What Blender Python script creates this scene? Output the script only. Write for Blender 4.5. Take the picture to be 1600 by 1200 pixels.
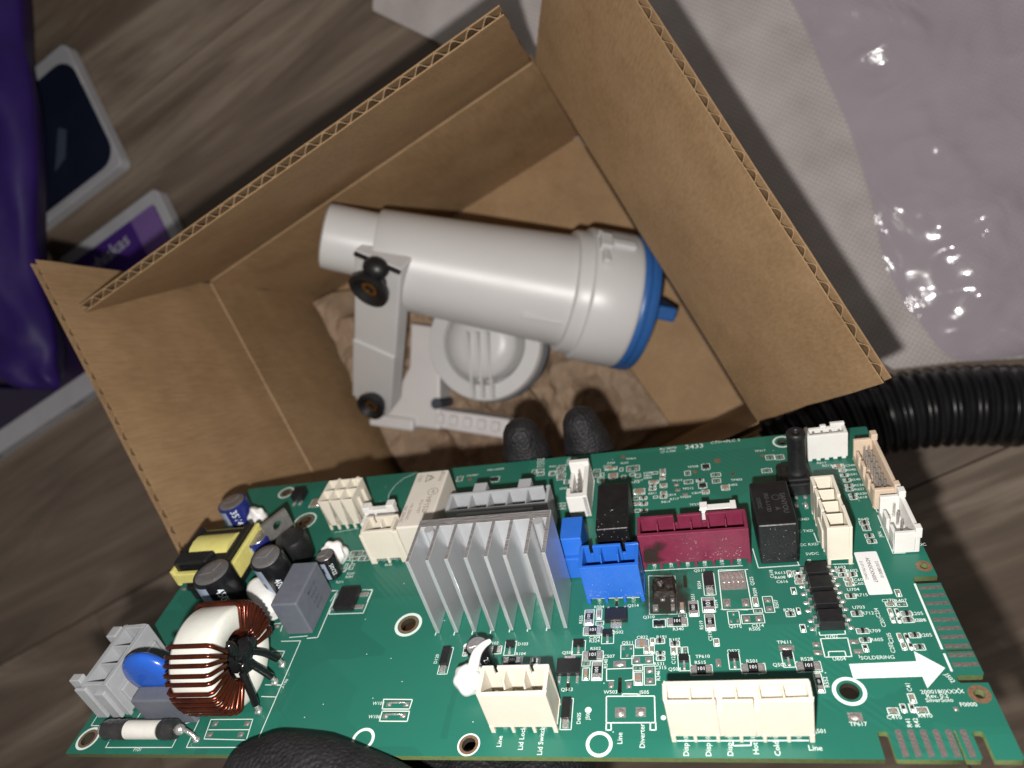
import bpy, bmesh, math, random
from mathutils import Vector, Matrix, noise

# ------------------------------------------------------------------ scene, camera, light
scene = bpy.context.scene
for o in list(bpy.data.objects):
    bpy.data.objects.remove(o)
COL = scene.collection
rnd = random.Random(7)
CAM_Z = 0.457                                        # the phone is held 46 cm above the floor

cam_data = bpy.data.cameras.new('camera')
cam = bpy.data.objects.new('camera', cam_data)
COL.objects.link(cam)
cam.matrix_world = Matrix(((0.84811, 0.46503, 0.2539, 0), (-0.45872, 0.88428, -0.08731, 0),
                           (-0.26512, -0.04242, 0.96328, CAM_Z), (0, 0, 0, 1)))
cam_data.sensor_width = 36.0
cam_data.lens = 1090 / 1600 * 36
cam_data.clip_start = 0.005
cam_data.clip_end = 20
cam_data.dof.use_dof = True
cam_data.dof.focus_distance = 0.182
cam_data.dof.aperture_fstop = 13.0
scene.camera = cam

world = bpy.data.worlds.new('World')
scene.world = world
world.use_nodes = True
bg = world.node_tree.nodes['Background']
bg.inputs[0].default_value = (1.0, 0.93, 0.88, 1)
bg.inputs[1].default_value = 0.165  # low even fill, standing in for the phone's HDR brightening

# the phone's own LED flash, two centimetres from its lens
fl = bpy.data.lights.new('phone_flash', 'POINT')
fl.shadow_soft_size = 0.0028
fl.color = (1.0, 0.965, 0.93)
fl.energy = 1.0
fl.use_nodes = True
nt = fl.node_tree
em = nt.nodes['Emission']
# near things get the full inverse-square light; an added steady share brightens far things, like the phone's HDR processing
f1 = nt.nodes.new('ShaderNodeLightFalloff'); f1.inputs['Strength'].default_value = 2.75
f2 = nt.nodes.new('ShaderNodeLightFalloff'); f2.inputs['Strength'].default_value = 12.0
ad = nt.nodes.new('ShaderNodeMath'); ad.operation = 'ADD'
nt.links.new(f1.outputs['Quadratic'], ad.inputs[0])
nt.links.new(f2.outputs['Constant'], ad.inputs[1])
nt.links.new(ad.outputs[0], em.inputs['Strength'])
flash = bpy.data.objects.new('phone_flash', fl)
COL.objects.link(flash)
flash.matrix_world = cam.matrix_world.copy()
flash.location = Vector((-0.0165, -0.0127, CAM_Z + 0.003))

vs = scene.view_settings
scene.display_settings.display_device = 'sRGB'
vs.view_transform = 'Standard'
vs.look = 'None'
vs.exposure = 0.0
vs.gamma = 1.0
vs.use_curve_mapping = False
scene.render.engine = 'CYCLES'
scene.cycles.max_bounces = 8
scene.cycles.transparent_max_bounces = 12

# ------------------------------------------------------------------ materials
MATS = {}
def mat(name, col, rough=0.5, metal=0.0, spec=0.5, noise_amt=0.0, noise_scale=300.0, bump=0.0, bump_scale=800.0,
        col2=None, stretch=None, coat=0.0, sss=0.0):
    """Principled material with procedural mottling (object coordinates, metres) and fine relief."""
    m = bpy.data.materials.new(name)
    m.use_nodes = True
    t = m.node_tree
    b = t.nodes['Principled BSDF']
    b.inputs['Base Color'].default_value = (*col, 1)
    b.inputs['Roughness'].default_value = rough
    b.inputs['Metallic'].default_value = metal
    b.inputs['Specular IOR Level'].default_value = spec
    b.inputs['Coat Weight'].default_value = coat
    if sss:
        b.inputs['Subsurface Weight'].default_value = sss
        b.inputs['Subsurface Radius'].default_value = (.002, .0015, .001)
        b.inputs['Subsurface Scale'].default_value = 1.0
    tc = t.nodes.new('ShaderNodeTexCoord')
    mp = t.nodes.new('ShaderNodeMapping')
    if stretch:
        mp.inputs['Scale'].default_value = stretch
    t.links.new(tc.outputs['Object'], mp.inputs[0])
    if noise_amt > 0:
        n = t.nodes.new('ShaderNodeTexNoise')
        n.inputs['Scale'].default_value = noise_scale
        n.inputs['Detail'].default_value = 6
        n.inputs['Roughness'].default_value = 0.6
        t.links.new(mp.outputs[0], n.inputs['Vector'])
        r = t.nodes.new('ShaderNodeValToRGB')
        r.color_ramp.elements[0].position = 0.3
        r.color_ramp.elements[1].position = 0.7
        c2 = col2 or tuple(c * (1 - noise_amt) for c in col)
        r.color_ramp.elements[0].color = (*c2, 1)
        r.color_ramp.elements[1].color = (*col, 1)
        t.links.new(n.outputs[0], r.inputs[0])
        t.links.new(r.outputs[0], b.inputs['Base Color'])
        rr = t.nodes.new('ShaderNodeMapRange')
        rr.inputs[3].default_value = rough * 0.85
        rr.inputs[4].default_value = min(1, rough * 1.2)
        t.links.new(n.outputs[0], rr.inputs[0])
        t.links.new(rr.outputs[0], b.inputs['Roughness'])
    if bump > 0:
        n2 = t.nodes.new('ShaderNodeTexNoise')
        n2.inputs['Scale'].default_value = bump_scale
        n2.inputs['Detail'].default_value = 4
        t.links.new(mp.outputs[0], n2.inputs['Vector'])
        bp = t.nodes.new('ShaderNodeBump')
        bp.inputs['Strength'].default_value = bump
        bp.inputs['Distance'].default_value = 0.0004
        t.links.new(n2.outputs[0], bp.inputs['Height'])
        t.links.new(bp.outputs[0], b.inputs['Normal'])
    MATS[name] = m
    return m

cream = mat('cream_plastic', (.67, .62, .52), .42, noise_amt=.08, noise_scale=120, bump=.12)
white = mat('white_plastic', (.70, .69, .66), .4, noise_amt=.06, noise_scale=150, bump=.1)
relaywhite = mat('relay_white', (.60, .56, .49), .45, noise_amt=.06, noise_scale=150, bump=.1)
tan = mat('tan_plastic', (.62, .49, .37), .45, noise_amt=.08, bump=.1)
grey = mat('grey_plastic', (.36, .37, .385), .42, noise_amt=.1, noise_scale=200, bump=.15)
filmgrey = mat('film_capacitor_grey', (.125, .135, .165), .5, noise_amt=.15, noise_scale=400, bump=.1)
blue = mat('blue_plastic', (.014, .11, .50), .38, noise_amt=.22, noise_scale=260, bump=.15, col2=(.022, .125, .49))
maroon = mat('maroon_plastic', (.185, .022, .055), .46, noise_amt=.3, noise_scale=220, bump=.2, col2=(.135, .014, .038))
black = mat('black_plastic', (.012, .012, .013), .42, noise_amt=.4, noise_scale=600, bump=.2)
blackrelay = mat('black_relay', (.010, .010, .012), .38, noise_amt=.5, noise_scale=250, bump=.15)
epoxy = mat('black_epoxy', (.008, .008, .009), .16, bump=.5, bump_scale=350)
tin = mat('tin', (.78, .76, .73), .25, metal=.78, noise_amt=.25, noise_scale=2500, bump=.5, bump_scale=1800)
tinpad = mat('tinned_pad', (.46, .42, .39), .36, metal=.6, noise_amt=.4, noise_scale=2200, bump=.6, bump_scale=1500)
copperpad = mat('bare_copper_pad', (.34, .20, .12), .45, metal=.5, noise_amt=.4, noise_scale=1500)
finger = mat('edge_contact', (.27, .225, .21), .5, metal=.55, noise_amt=.45, noise_scale=1300, bump=.4, bump_scale=1500)
silk = mat('silkscreen', (.70, .78, .73), .6, noise_amt=.1, noise_scale=2000)
silkline = silk
holewall = mat('hole_wall', (.035, .03, .018), .6, noise_amt=.3)
fibre = mat('board_edge', (.15, .20, .07), .55, noise_amt=.3, noise_scale=900)
yellow = mat('yellow_tape', (.66, .60, .19), .38, noise_amt=.12, noise_scale=300, bump=.25, bump_scale=500, coat=.2)
sleeveblue = mat('blue_sleeve', (.016, .024, .16), .28, noise_amt=.2, coat=.2)
sleeveblack = mat('black_sleeve', (.010, .010, .012), .28, noise_amt=.3, coat=.2)
stripe = mat('sleeve_stripe', (.30, .36, .46), .35, noise_amt=.1)
captop = mat('capacitor_top', (.46, .45, .46), .33, metal=.85, noise_amt=.15, noise_scale=700)
alu = mat('heatsink_aluminium', (.68, .69, .71), .30, metal=.62, noise_amt=.12, noise_scale=90, bump=.12, bump_scale=600, stretch=(1, 1, .12))
alucut = mat('saw_cut_aluminium', (.36, .34, .34), .5, metal=.55, noise_amt=.4, noise_scale=900, bump=.9, bump_scale=1500, stretch=(.25, 1.4, 1))
wire = mat('enamelled_copper', (.17, .033, .012), .22, metal=.75, spec=.5, noise_amt=.5, noise_scale=160, coat=.35, col2=(.060, .013, .008))
corewhite = mat('core_case', (.66, .66, .60), .4, noise_amt=.06, bump=.1)
varblue = mat('varistor_blue', (.018, .10, .50), .25, noise_amt=.15, noise_scale=200, bump=.35, bump_scale=180, coat=.3)
glue = mat('white_glue', (.74, .73, .70), .4, noise_amt=.06, bump=.25, bump_scale=300)
ceramic = mat('fuse_ceramic', (.68, .66, .61), .5, noise_amt=.08, bump=.2)
shrink = mat('clear_sleeve_dark', (.035, .035, .036), .12, noise_amt=.5, noise_scale=300, bump=.5, bump_scale=400, coat=.5)
burn = mat('burnt_epoxy', (.030, .022, .016), .5, noise_amt=.8, noise_scale=700, bump=1.0, bump_scale=700)
chipbody = mat('chip_resistor_black', (.014, .014, .015), .4, noise_amt=.3, noise_scale=1500)
chiptan = mat('chip_capacitor_tan', (.30, .21, .14), .45, noise_amt=.3, noise_scale=1500)
paper = mat('sticker_paper', (.74, .74, .73), .5, noise_amt=.05)
ink = mat('print_ink', (.03, .03, .03), .6)
inkgrey = mat('relay_print', (.24, .20, .17), .6, noise_amt=.2)
inklight = mat('sleeve_print', (.72, .76, .80), .5)
inkfaint = mat('moulded_print', (.06, .06, .062), .6)
steelgrey = mat('transistor_tab', (.50, .48, .46), .35, metal=.8, noise_amt=.2, noise_scale=500)
brass = mat('brass', (.55, .34, .10), .3, metal=1.0, noise_amt=.2)
pumpwhite = mat('pump_white', (.56, .555, .55), .36, noise_amt=.05, noise_scale=30, bump=.06, bump_scale=300)
pumpback = mat('pump_motor_white', (.60, .575, .57), .45, noise_amt=.06, noise_scale=40)
capblue = mat('cap_blue', (.028, .115, .34), .36, noise_amt=.1)
rubber = mat('rubber', (.010, .011, .012), .42, noise_amt=.3)
darkgasket = mat('dark_gasket', (.045, .055, .07), .5, noise_amt=.3)
hosemat = mat('hose_black', (.009, .009, .010), .3, spec=.35, noise_amt=.4, noise_scale=120)
kraft = mat('kraft_paper', (.31, .215, .142), .7, noise_amt=.22, noise_scale=60, bump=.4, bump_scale=250)
filler = mat('white_filler', (.5, .5, .52), .5)
cardwhite = mat('carton_white', (.36, .36, .38), .5, noise_amt=.12, noise_scale=60)
cardpurple = mat('carton_purple', (.050, .018, .15), .35, noise_amt=.15, noise_scale=40)
cardlilac = mat('carton_lilac', (.155, .090, .26), .4, noise_amt=.1)
cardshade = mat('carton_purple_shaded', (.016, .009, .035), .4, noise_amt=.2, noise_scale=40)  # near-black base paints in the shadow lying over this carton
cardnavy2 = mat('carton_print_blue', (.05, .065, .10), .4, noise_amt=.2)
cardnavy = mat('carton_navy', (.010, .013, .028), .25, noise_amt=.3, noise_scale=30)
pouch = mat('pouch_purple', (.024, .009, .105), .5, spec=.2, noise_amt=.35, noise_scale=25, bump=.2, bump_scale=60)

def nodes_of(name, rough):
    m = bpy.data.materials.new(name)
    m.use_nodes = True
    t = m.node_tree
    b = t.nodes['Principled BSDF']
    b.inputs['Roughness'].default_value = rough
    N = lambda k: t.nodes.new('ShaderNode' + k)
    return m, t, b, N, t.links.new

# solder mask: translucent green lacquer over copper pours and traces
def make_pcb():
    m, t, b, N, L = nodes_of('green_solder_mask', .30)
    tc = N('TexCoord')
    mp = N('Mapping'); mp.inputs['Scale'].default_value = (38, 55, 1)
    L(tc.outputs['Object'], mp.inputs[0])
    vo = N('TexVoronoi'); vo.distance = 'CHEBYCHEV'; vo.inputs['Scale'].default_value = 1.0
    L(mp.outputs[0], vo.inputs['Vector'])
    r = N('ValToRGB')
    r.color_ramp.interpolation = 'CONSTANT'
    r.color_ramp.elements[0].color = (.0150, .122, .086, 1)
    e = r.color_ramp.elements.new(.42); e.color = (.0170, .138, .097, 1)
    r.color_ramp.elements[-1].position = .75
    r.color_ramp.elements[-1].color = (.0160, .130, .091, 1)
    L(vo.outputs['Color'], r.inputs[0])
    wv = N('TexWave'); wv.inputs['Scale'].default_value = 260; wv.inputs['Distortion'].default_value = 0
    wv.bands_direction = 'DIAGONAL'
    L(tc.outputs['Object'], wv.inputs[0])
    ns = N('TexNoise'); ns.inputs['Scale'].default_value = 26; ns.inputs['Detail'].default_value = 1
    L(tc.outputs['Object'], ns.inputs['Vector'])
    th = N('Math'); th.operation = 'GREATER_THAN'; th.inputs[1].default_value = .60
    L(ns.outputs[0], th.inputs[0])
    mu = N('Math'); mu.operation = 'MULTIPLY'
    L(th.outputs[0], mu.inputs[0]); L(wv.outputs[1], mu.inputs[1])
    mu2 = N('Math'); mu2.operation = 'MULTIPLY'; mu2.inputs[1].default_value = .22
    L(mu.outputs[0], mu2.inputs[0])
    mx = N('MixRGB'); mx.inputs[2].default_value = (.017, .146, .102, 1)
    L(mu2.outputs[0], mx.inputs[0]); L(r.outputs[0], mx.inputs[1])
    # smears of flux and dust
    n2 = N('TexNoise'); n2.inputs['Scale'].default_value = 45; n2.inputs['Detail'].default_value = 8
    L(tc.outputs['Object'], n2.inputs['Vector'])
    r2 = N('ValToRGB'); r2.color_ramp.elements[0].position = .55; r2.color_ramp.elements[1].position = .8
    r2.color_ramp.elements[1].color = (.35, .35, .35, 1)
    L(n2.outputs[0], r2.inputs[0])
    m2 = N('MixRGB'); m2.inputs[2].default_value = (.030, .150, .112, 1)
    L(r2.outputs[0], m2.inputs[0]); L(mx.outputs[0], m2.inputs[1])
    L(m2.outputs[0], b.inputs['Base Color'])
    mr = N('MapRange'); mr.inputs[3].default_value = .22; mr.inputs[4].default_value = .42
    L(n2.outputs[0], mr.inputs[0]); L(mr.outputs[0], b.inputs['Roughness'])
    bm_ = N('Bump'); bm_.inputs['Strength'].default_value = .12; bm_.inputs['Distance'].default_value = .0003
    L(mu.outputs[0], bm_.inputs['Height']); L(bm_.outputs[0], b.inputs['Normal'])
    return m
pcb = make_pcb()

def make_card(name, base, dark):
    m, t, b, N, L = nodes_of(name, .75)
    b.inputs['Specular IOR Level'].default_value = .25
    tc = N('TexCoord')
    n1 = N('TexNoise'); n1.inputs['Scale'].default_value = 32; n1.inputs['Detail'].default_value = 7; n1.inputs['Roughness'].default_value = .65
    L(tc.outputs['Object'], n1.inputs['Vector'])
    mp = N('Mapping'); mp.inputs['Scale'].default_value = (900, 900, 90)
    L(tc.outputs['Object'], mp.inputs[0])
    n2 = N('TexNoise'); n2.inputs['Scale'].default_value = 1; n2.inputs['Detail'].default_value = 3
    L(mp.outputs[0], n2.inputs['Vector'])
    mx0 = N('MixRGB'); mx0.inputs[0].default_value = .4
    L(n1.outputs[0], mx0.inputs[1]); L(n2.outputs[0], mx0.inputs[2])
    r = N('ValToRGB')
    r.color_ramp.elements[0].position = .33; r.color_ramp.elements[0].color = (*dark, 1)
    r.color_ramp.elements[1].position = .66; r.color_ramp.elements[1].color = (*base, 1)
    L(mx0.outputs[0], r.inputs[0]); L(r.outputs[0], b.inputs['Base Color'])
    bm_ = N('Bump'); bm_.inputs['Strength'].default_value = .45; bm_.inputs['Distance'].default_value = .0008
    L(mx0.outputs[0], bm_.inputs['Height']); L(bm_.outputs[0], b.inputs['Normal'])
    return m
card = make_card('cardboard_liner', (.350, .228, .122), (.240, .147, .074))
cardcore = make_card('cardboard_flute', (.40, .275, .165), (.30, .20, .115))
fluteshade = make_card('cardboard_flute_wall_shaded', (.17, .105, .055), (.13, .08, .04))  # flute walls coloured darker: shade inside the hollows is painted in

def make_wood(seed):
    m, t, b, N, L = nodes_of('wood_plank', .5)
    tc = N('TexCoord')
    mp = N('Mapping'); mp.inputs['Scale'].default_value = (1.3, 11, 1); mp.inputs['Location'].default_value = (seed * 3.1, seed * 7.7, seed)
    L(tc.outputs['Object'], mp.inputs[0])
    n1 = N('TexNoise'); n1.inputs['Scale'].default_value = 1.6; n1.inputs['Detail'].default_value = 9; n1.inputs['Roughness'].default_value = .62; n1.inputs['Distortion'].default_value = .9
    L(mp.outputs[0], n1.inputs['Vector'])
    r = N('ValToRGB')
    r.color_ramp.elements[0].position = .28; r.color_ramp.elements[0].color = (.058, .041, .030, 1)
    r.color_ramp.elements[1].position = .74; r.color_ramp.elements[1].color = (.44, .36, .275, 1)
    e = r.color_ramp.elements.new(.5); e.color = (.175, .130, .096, 1)
    L(n1.outputs[0], r.inputs[0])
    mp2 = N('Mapping'); mp2.inputs['Scale'].default_value = (6, 260, 1)
    L(tc.outputs['Object'], mp2.inputs[0])
    n2 = N('TexNoise'); n2.inputs['Scale'].default_value = 1; n2.inputs['Detail'].default_value = 3
    L(mp2.outputs[0], n2.inputs['Vector'])
    mx = N('MixRGB'); mx.blend_type = 'MULTIPLY'; mx.inputs[0].default_value = .38
    L(r.outputs[0], mx.inputs[1]); L(n2.outputs[0], mx.inputs[2])
    L(mx.outputs[0], b.inputs['Base Color'])
    bm_ = N('Bump'); bm_.inputs['Strength'].default_value = .2; bm_.inputs['Distance'].default_value = .0005
    L(n2.outputs[0], bm_.inputs['Height']); L(bm_.outputs[0], b.inputs['Normal'])
    return m
woods = [make_wood(i) for i in range(4)]
gap = mat('floor_gap', (.02, .015, .012), .8)

def make_fabric():
    m, t, b, N, L = nodes_of('woven_mat_fabric', .85)
    b.inputs['Specular IOR Level'].default_value = .2
    tc = N('TexCoord')
    mp = N('Mapping'); mp.inputs['Rotation'].default_value = (0, 0, math.radians(12)); mp.inputs['Scale'].default_value = (560, 560, 560)
    L(tc.outputs['Object'], mp.inputs[0])
    ch = N('TexChecker'); ch.inputs['Scale'].default_value = 1.0
    L(mp.outputs[0], ch.inputs['Vector'])
    n1 = N('TexNoise'); n1.inputs['Scale'].default_value = 35; n1.inputs['Detail'].default_value = 8
    L(tc.outputs['Object'], n1.inputs['Vector'])
    r = N('ValToRGB')
    r.color_ramp.elements[0].position = .3; r.color_ramp.elements[0].color = (.43, .385, .37, 1)
    r.color_ramp.elements[1].position = .7; r.color_ramp.elements[1].color = (.55, .505, .49, 1)
    L(n1.outputs[0], r.inputs[0])
    mx = N('MixRGB'); mx.blend_type = 'MULTIPLY'; mx.inputs[0].default_value = .26
    L(r.outputs[0], mx.inputs[1]); L(ch.outputs[1], mx.inputs[2])
    L(mx.outputs[0], b.inputs['Base Color'])
    bm_ = N('Bump'); bm_.inputs['Strength'].default_value = .35; bm_.inputs['Distance'].default_value = .0007
    L(ch.outputs[1], bm_.inputs['Height']); L(bm_.outputs[0], b.inputs['Normal'])
    return m
fabric = make_fabric()

def make_film():
    m, t, b, N, L = nodes_of('clear_plastic_film', .1)
    out = t.nodes['Material Output']
    b.inputs['Base Color'].default_value = (.50, .455, .51, 1)
    b.inputs['Roughness'].default_value = .13
    b.inputs['Specular IOR Level'].default_value = 1.0
    tc = N('TexCoord')
    mp = N('Mapping'); mp.inputs['Rotation'].default_value = (0, 0, math.radians(35)); mp.inputs['Scale'].default_value = (62, 24, 40)
    L(tc.outputs['Object'], mp.inputs[0])
    n1 = N('TexNoise'); n1.inputs['Scale'].default_value = 1; n1.inputs['Detail'].default_value = 5; n1.inputs['Distortion'].default_value = 1.4
    L(mp.outputs[0], n1.inputs['Vector'])
    n2 = N('TexNoise'); n2.inputs['Scale'].default_value = 15; n2.inputs['Detail'].default_value = 2
    L(tc.outputs['Object'], n2.inputs['Vector'])
    r = N('ValToRGB'); r.color_ramp.elements[0].position = .43; r.color_ramp.elements[1].position = .62
    L(n2.outputs[0], r.inputs[0])
    mu = N('Math'); mu.operation = 'MULTIPLY'
    L(n1.outputs[0], mu.inputs[0]); L(r.outputs[0], mu.inputs[1])
    bm_ = N('Bump'); bm_.inputs['Strength'].default_value = .85; bm_.inputs['Distance'].default_value = .004
    L(mu.outputs[0], bm_.inputs['Height']); L(bm_.outputs[0], b.inputs['Normal'])
    tr = N('BsdfTransparent'); tr.inputs[0].default_value = (.95, .92, .955, 1)
    mx = N('MixShader'); mx.inputs[0].default_value = .50
    L(tr.outputs[0], mx.inputs[1]); L(b.outputs[0], mx.inputs[2]); L(mx.outputs[0], out.inputs['Surface'])
    return m
film = make_film()

def make_soot():
    m, t, b, N, L = nodes_of('soot', .8)
    out = t.nodes['Material Output']
    b.inputs['Base Color'].default_value = (.018, .012, .008, 1)
    tc = N('TexCoord')
    n1 = N('TexNoise'); n1.inputs['Scale'].default_value = 420; n1.inputs['Detail'].default_value = 7; n1.inputs['Roughness'].default_value = .65
    L(tc.outputs['Object'], n1.inputs['Vector'])
    uv = N('VertexColor'); uv.layer_name = 'thickness'
    ad = N('Math'); ad.operation = 'ADD'
    L(n1.outputs[0], ad.inputs[0]); L(uv.outputs[0], ad.inputs[1])
    mr = N('MapRange'); mr.inputs[1].default_value = .62; mr.inputs[2].default_value = 1.35; mr.inputs[4].default_value = .85
    L(ad.outputs[0], mr.inputs[0])
    tr = N('BsdfTransparent')
    mx = N('MixShader'); L(mr.outputs[0], mx.inputs[0]); L(tr.outputs[0], mx.inputs[1]); L(b.outputs[0], mx.inputs[2])
    L(mx.outputs[0], out.inputs['Surface'])
    return m
soot = make_soot()

def make_glove():
    m, t, b, N, L = nodes_of('black_glove', .62)
    b.inputs['Specular IOR Level'].default_value = .35
    tc = N('TexCoord')
    n1 = N('TexNoise'); n1.inputs['Scale'].default_value = 160; n1.inputs['Detail'].default_value = 8; n1.inputs['Roughness'].default_value = .7
    L(tc.outputs['Object'], n1.inputs['Vector'])
    r = N('ValToRGB')
    r.color_ramp.elements[0].position = .35; r.color_ramp.elements[0].color = (.006, .006, .007, 1)
    r.color_ramp.elements[1].position = .72; r.color_ramp.elements[1].color = (.022, .021, .022, 1)
    L(n1.outputs[0], r.inputs[0]); L(r.outputs[0], b.inputs['Base Color'])
    vo = N('TexVoronoi'); vo.inputs['Scale'].default_value = 900
    L(tc.outputs['Object'], vo.inputs['Vector'])
    ad = N('MixRGB'); ad.inputs[0].default_value = .5
    L(n1.outputs[0], ad.inputs[1]); L(vo.outputs[0], ad.inputs[2])
    bm_ = N('Bump'); bm_.inputs['Strength'].default_value = .8; bm_.inputs['Distance'].default_value = .0009
    L(ad.outputs[0], bm_.inputs['Height']); L(bm_.outputs[0], b.inputs['Normal'])
    return m
glove = make_glove()

# ------------------------------------------------------------------ mesh helpers
class MB:
    """Collects shapes; build() links them as one mesh object. Lengths are given in units of `s` metres."""
    def __init__(self, s=1.0):
        self.v = []; self.f = []; self.m = []; self.sm = []; self.s = s; self.M = Matrix.Identity(4)
    def add(self, vs, fs, mi=0, smooth=False):
        k = len(self.v)
        for p in vs:
            q = self.M @ Vector(p)
            self.v.append((q.x * self.s, q.y * self.s, q.z * self.s))
        for f in fs:
            self.f.append([i + k for i in f]); self.m.append(mi); self.sm.append(smooth)
        return self
    def box(self, x0, y0, z0, x1, y1, z1, mi=0):
        return self.hexa([(x0, y0, z0), (x1, y0, z0), (x1, y1, z0), (x0, y1, z0), (x0, y0, z1), (x1, y0, z1), (x1, y1, z1), (x0, y1, z1)], mi)
    def hexa(self, p, mi=0):
        return self.add(p, [(3, 2, 1, 0), (4, 5, 6, 7), (0, 1, 5, 4), (1, 2, 6, 5), (2, 3, 7, 6), (3, 0, 4, 7)], mi)
    def prism(self, poly, z0, z1, mi=0):
        n = len(poly)
        vs = [(x, y, z0) for x, y in poly] + [(x, y, z1) for x, y in poly]
        fs = [list(range(n))[::-1], list(range(n, 2 * n))] + [(i, (i + 1) % n, n + (i + 1) % n, n + i) for i in range(n)]
        return self.add(vs, fs, mi)
    def lathe(self, prof, n=24, mi=0, smooth=True, a0=0.0, a1=2 * math.pi):
        """profile [(r, z)...] turned about the local z axis"""
        full = abs(a1 - a0 - 2 * math.pi) < 1e-6
        k = n if full else n + 1
        vs = []
        for r, z in prof:
            for i in range(k):
                a = a0 + (a1 - a0) * i / n
                vs.append((r * math.cos(a), r * math.sin(a), z))
        fs = []
        for j in range(len(prof) - 1):
            for i in range(n):
                i2 = (i + 1) % k
                fs.append((j * k + i, j * k + i2, (j + 1) * k + i2, (j + 1) * k + i))
        self.add(vs, fs, mi, smooth)
        if full:
            if prof[0][0] > 1e-6: self.add([(prof[0][0] * math.cos(2 * math.pi * i / n), prof[0][0] * math.sin(2 * math.pi * i / n), prof[0][1]) for i in range(n)], [list(range(n))[::-1]], mi)
            if prof[-1][0] > 1e-6: self.add([(prof[-1][0] * math.cos(2 * math.pi * i / n), prof[-1][0] * math.sin(2 * math.pi * i / n), prof[-1][1]) for i in range(n)], [list(range(n))], mi)
        return self
    def cyl(self, p0, p1, r0, r1=None, n=16, mi=0, smooth=True):
        r1 = r0 if r1 is None else r1
        old = self.M
        p0 = Vector(p0); d = Vector(p1) - p0
        self.M = old @ Matrix.Translation(p0) @ d.to_track_quat('Z', 'Y').to_matrix().to_4x4()
        self.lathe([(r0, 0), (r1, d.length)], n, mi, smooth)
        self.M = old
        return self
    def tube(self, path, r, n=8, mi=0, closed=False, caps=True):
        P = [Vector(p) for p in path]; N_ = len(P); vs = []
        up = Vector((0.13, 0.31, 0.94)).normalized()
        rr = r if isinstance(r, (list, tuple)) else [r] * N_
        for i, p in enumerate(P):
            a = P[(i - 1) % N_] if (closed or i > 0) else P[i]
            b = P[(i + 1) % N_] if (closed or i < N_ - 1) else P[i]
            t = (b - a).normalized()
            x = up - t * up.dot(t)
            if x.length < 1e-4: x = Vector((1, 0, 0)) - t * t.x
            x.normalize(); up = x.copy(); y = t.cross(x)
            for k in range(n):
                an = 2 * math.pi * k / n
                vs.append(p + (x * math.cos(an) + y * math.sin(an)) * rr[i])
        fs = []
        for i in range(N_ if closed else N_ - 1):
            j = (i + 1) % N_
            for k in range(n):
                k2 = (k + 1) % n
                fs.append((i * n + k, i * n + k2, j * n + k2, j * n + k))
        if caps and not closed:
            fs += [list(range(n))[::-1], [(N_ - 1) * n + k for k in range(n)]]
        return self.add(vs, fs, mi, True)
    def ball(self, c, r, n=16, mi=0, wob=0.0, seed=0.0):
        r = (r, r, r) if not isinstance(r, (tuple, list)) else r
        vs = [];
        for j in range(n // 2 + 1):
            th = math.pi * j / (n // 2)
            for i in range(n):
                a = 2 * math.pi * i / n
                d = Vector((math.sin(th) * math.cos(a), math.sin(th) * math.sin(a), math.cos(th)))
                k = 1 + wob * noise.noise(d * 1.7 + Vector((seed, seed * 2, 0)))
                vs.append((c[0] + d.x * r[0] * k, c[1] + d.y * r[1] * k, c[2] + d.z * r[2] * k))
        fs = [(j * n + i, (j + 1) * n + i, (j + 1) * n + (i + 1) % n, j * n + (i + 1) % n) for j in range(n // 2) for i in range(n)]
        return self.add(vs, fs, mi, True)
    def mesh(self, name, mats):
        me = bpy.data.meshes.new(name)
        me.from_pydata(self.v, [], self.f)
        mats = mats if isinstance(mats, (list, tuple)) else [mats]
        for x in mats: me.materials.append(x)
        me.polygons.foreach_set('material_index', self.m)
        me.polygons.foreach_set('use_smooth', self.sm)
        me.update()
        return me
    def build(self, name, mats, parent=None, bevel=0.0, seg=2):
        me = self.mesh(name, mats)
        bm = bmesh.new(); bm.from_mesh(me)
        bmesh.ops.remove_doubles(bm, verts=bm.verts, dist=1e-7)
        bmesh.ops.recalc_face_normals(bm, faces=bm.faces)
        bm.to_mesh(me); bm.free()
        if any(self.sm): me.set_sharp_from_angle(angle=math.radians(52))
        return obj(name, me, parent, bevel, seg)

def obj(name, me, parent=None, bevel=0.0, seg=2):
    o = bpy.data.objects.new(name, me)
    COL.objects.link(o)
    if parent: o.parent = parent
    if bevel > 0:
        b = o.modifiers.new('bevel', 'BEVEL'); b.width = bevel; b.segments = seg; b.limit_method = 'ANGLE'; b.angle_limit = math.radians(40)
        b.harden_normals = False
    return o
def tag(o, label, cat, group=None, kind=None):
    o['label'] = label
    if cat: o['category'] = cat
    if group: o['group'] = group
    if kind: o['kind'] = kind
    return o
def empty(name, M=None, parent=None):
    o = bpy.data.objects.new(name, None)
    o.empty_display_size = .01
    COL.objects.link(o)
    if M is not None: o.matrix_world = M
    if parent: o.parent = parent
    return o
def T(x, y, z=0): return Matrix.Translation((x, y, z))
def RZ(d): return Matrix.Rotation(math.radians(d), 4, 'Z')
def RX(d): return Matrix.Rotation(math.radians(d), 4, 'X')
def RY(d): return Matrix.Rotation(math.radians(d), 4, 'Y')

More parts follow.
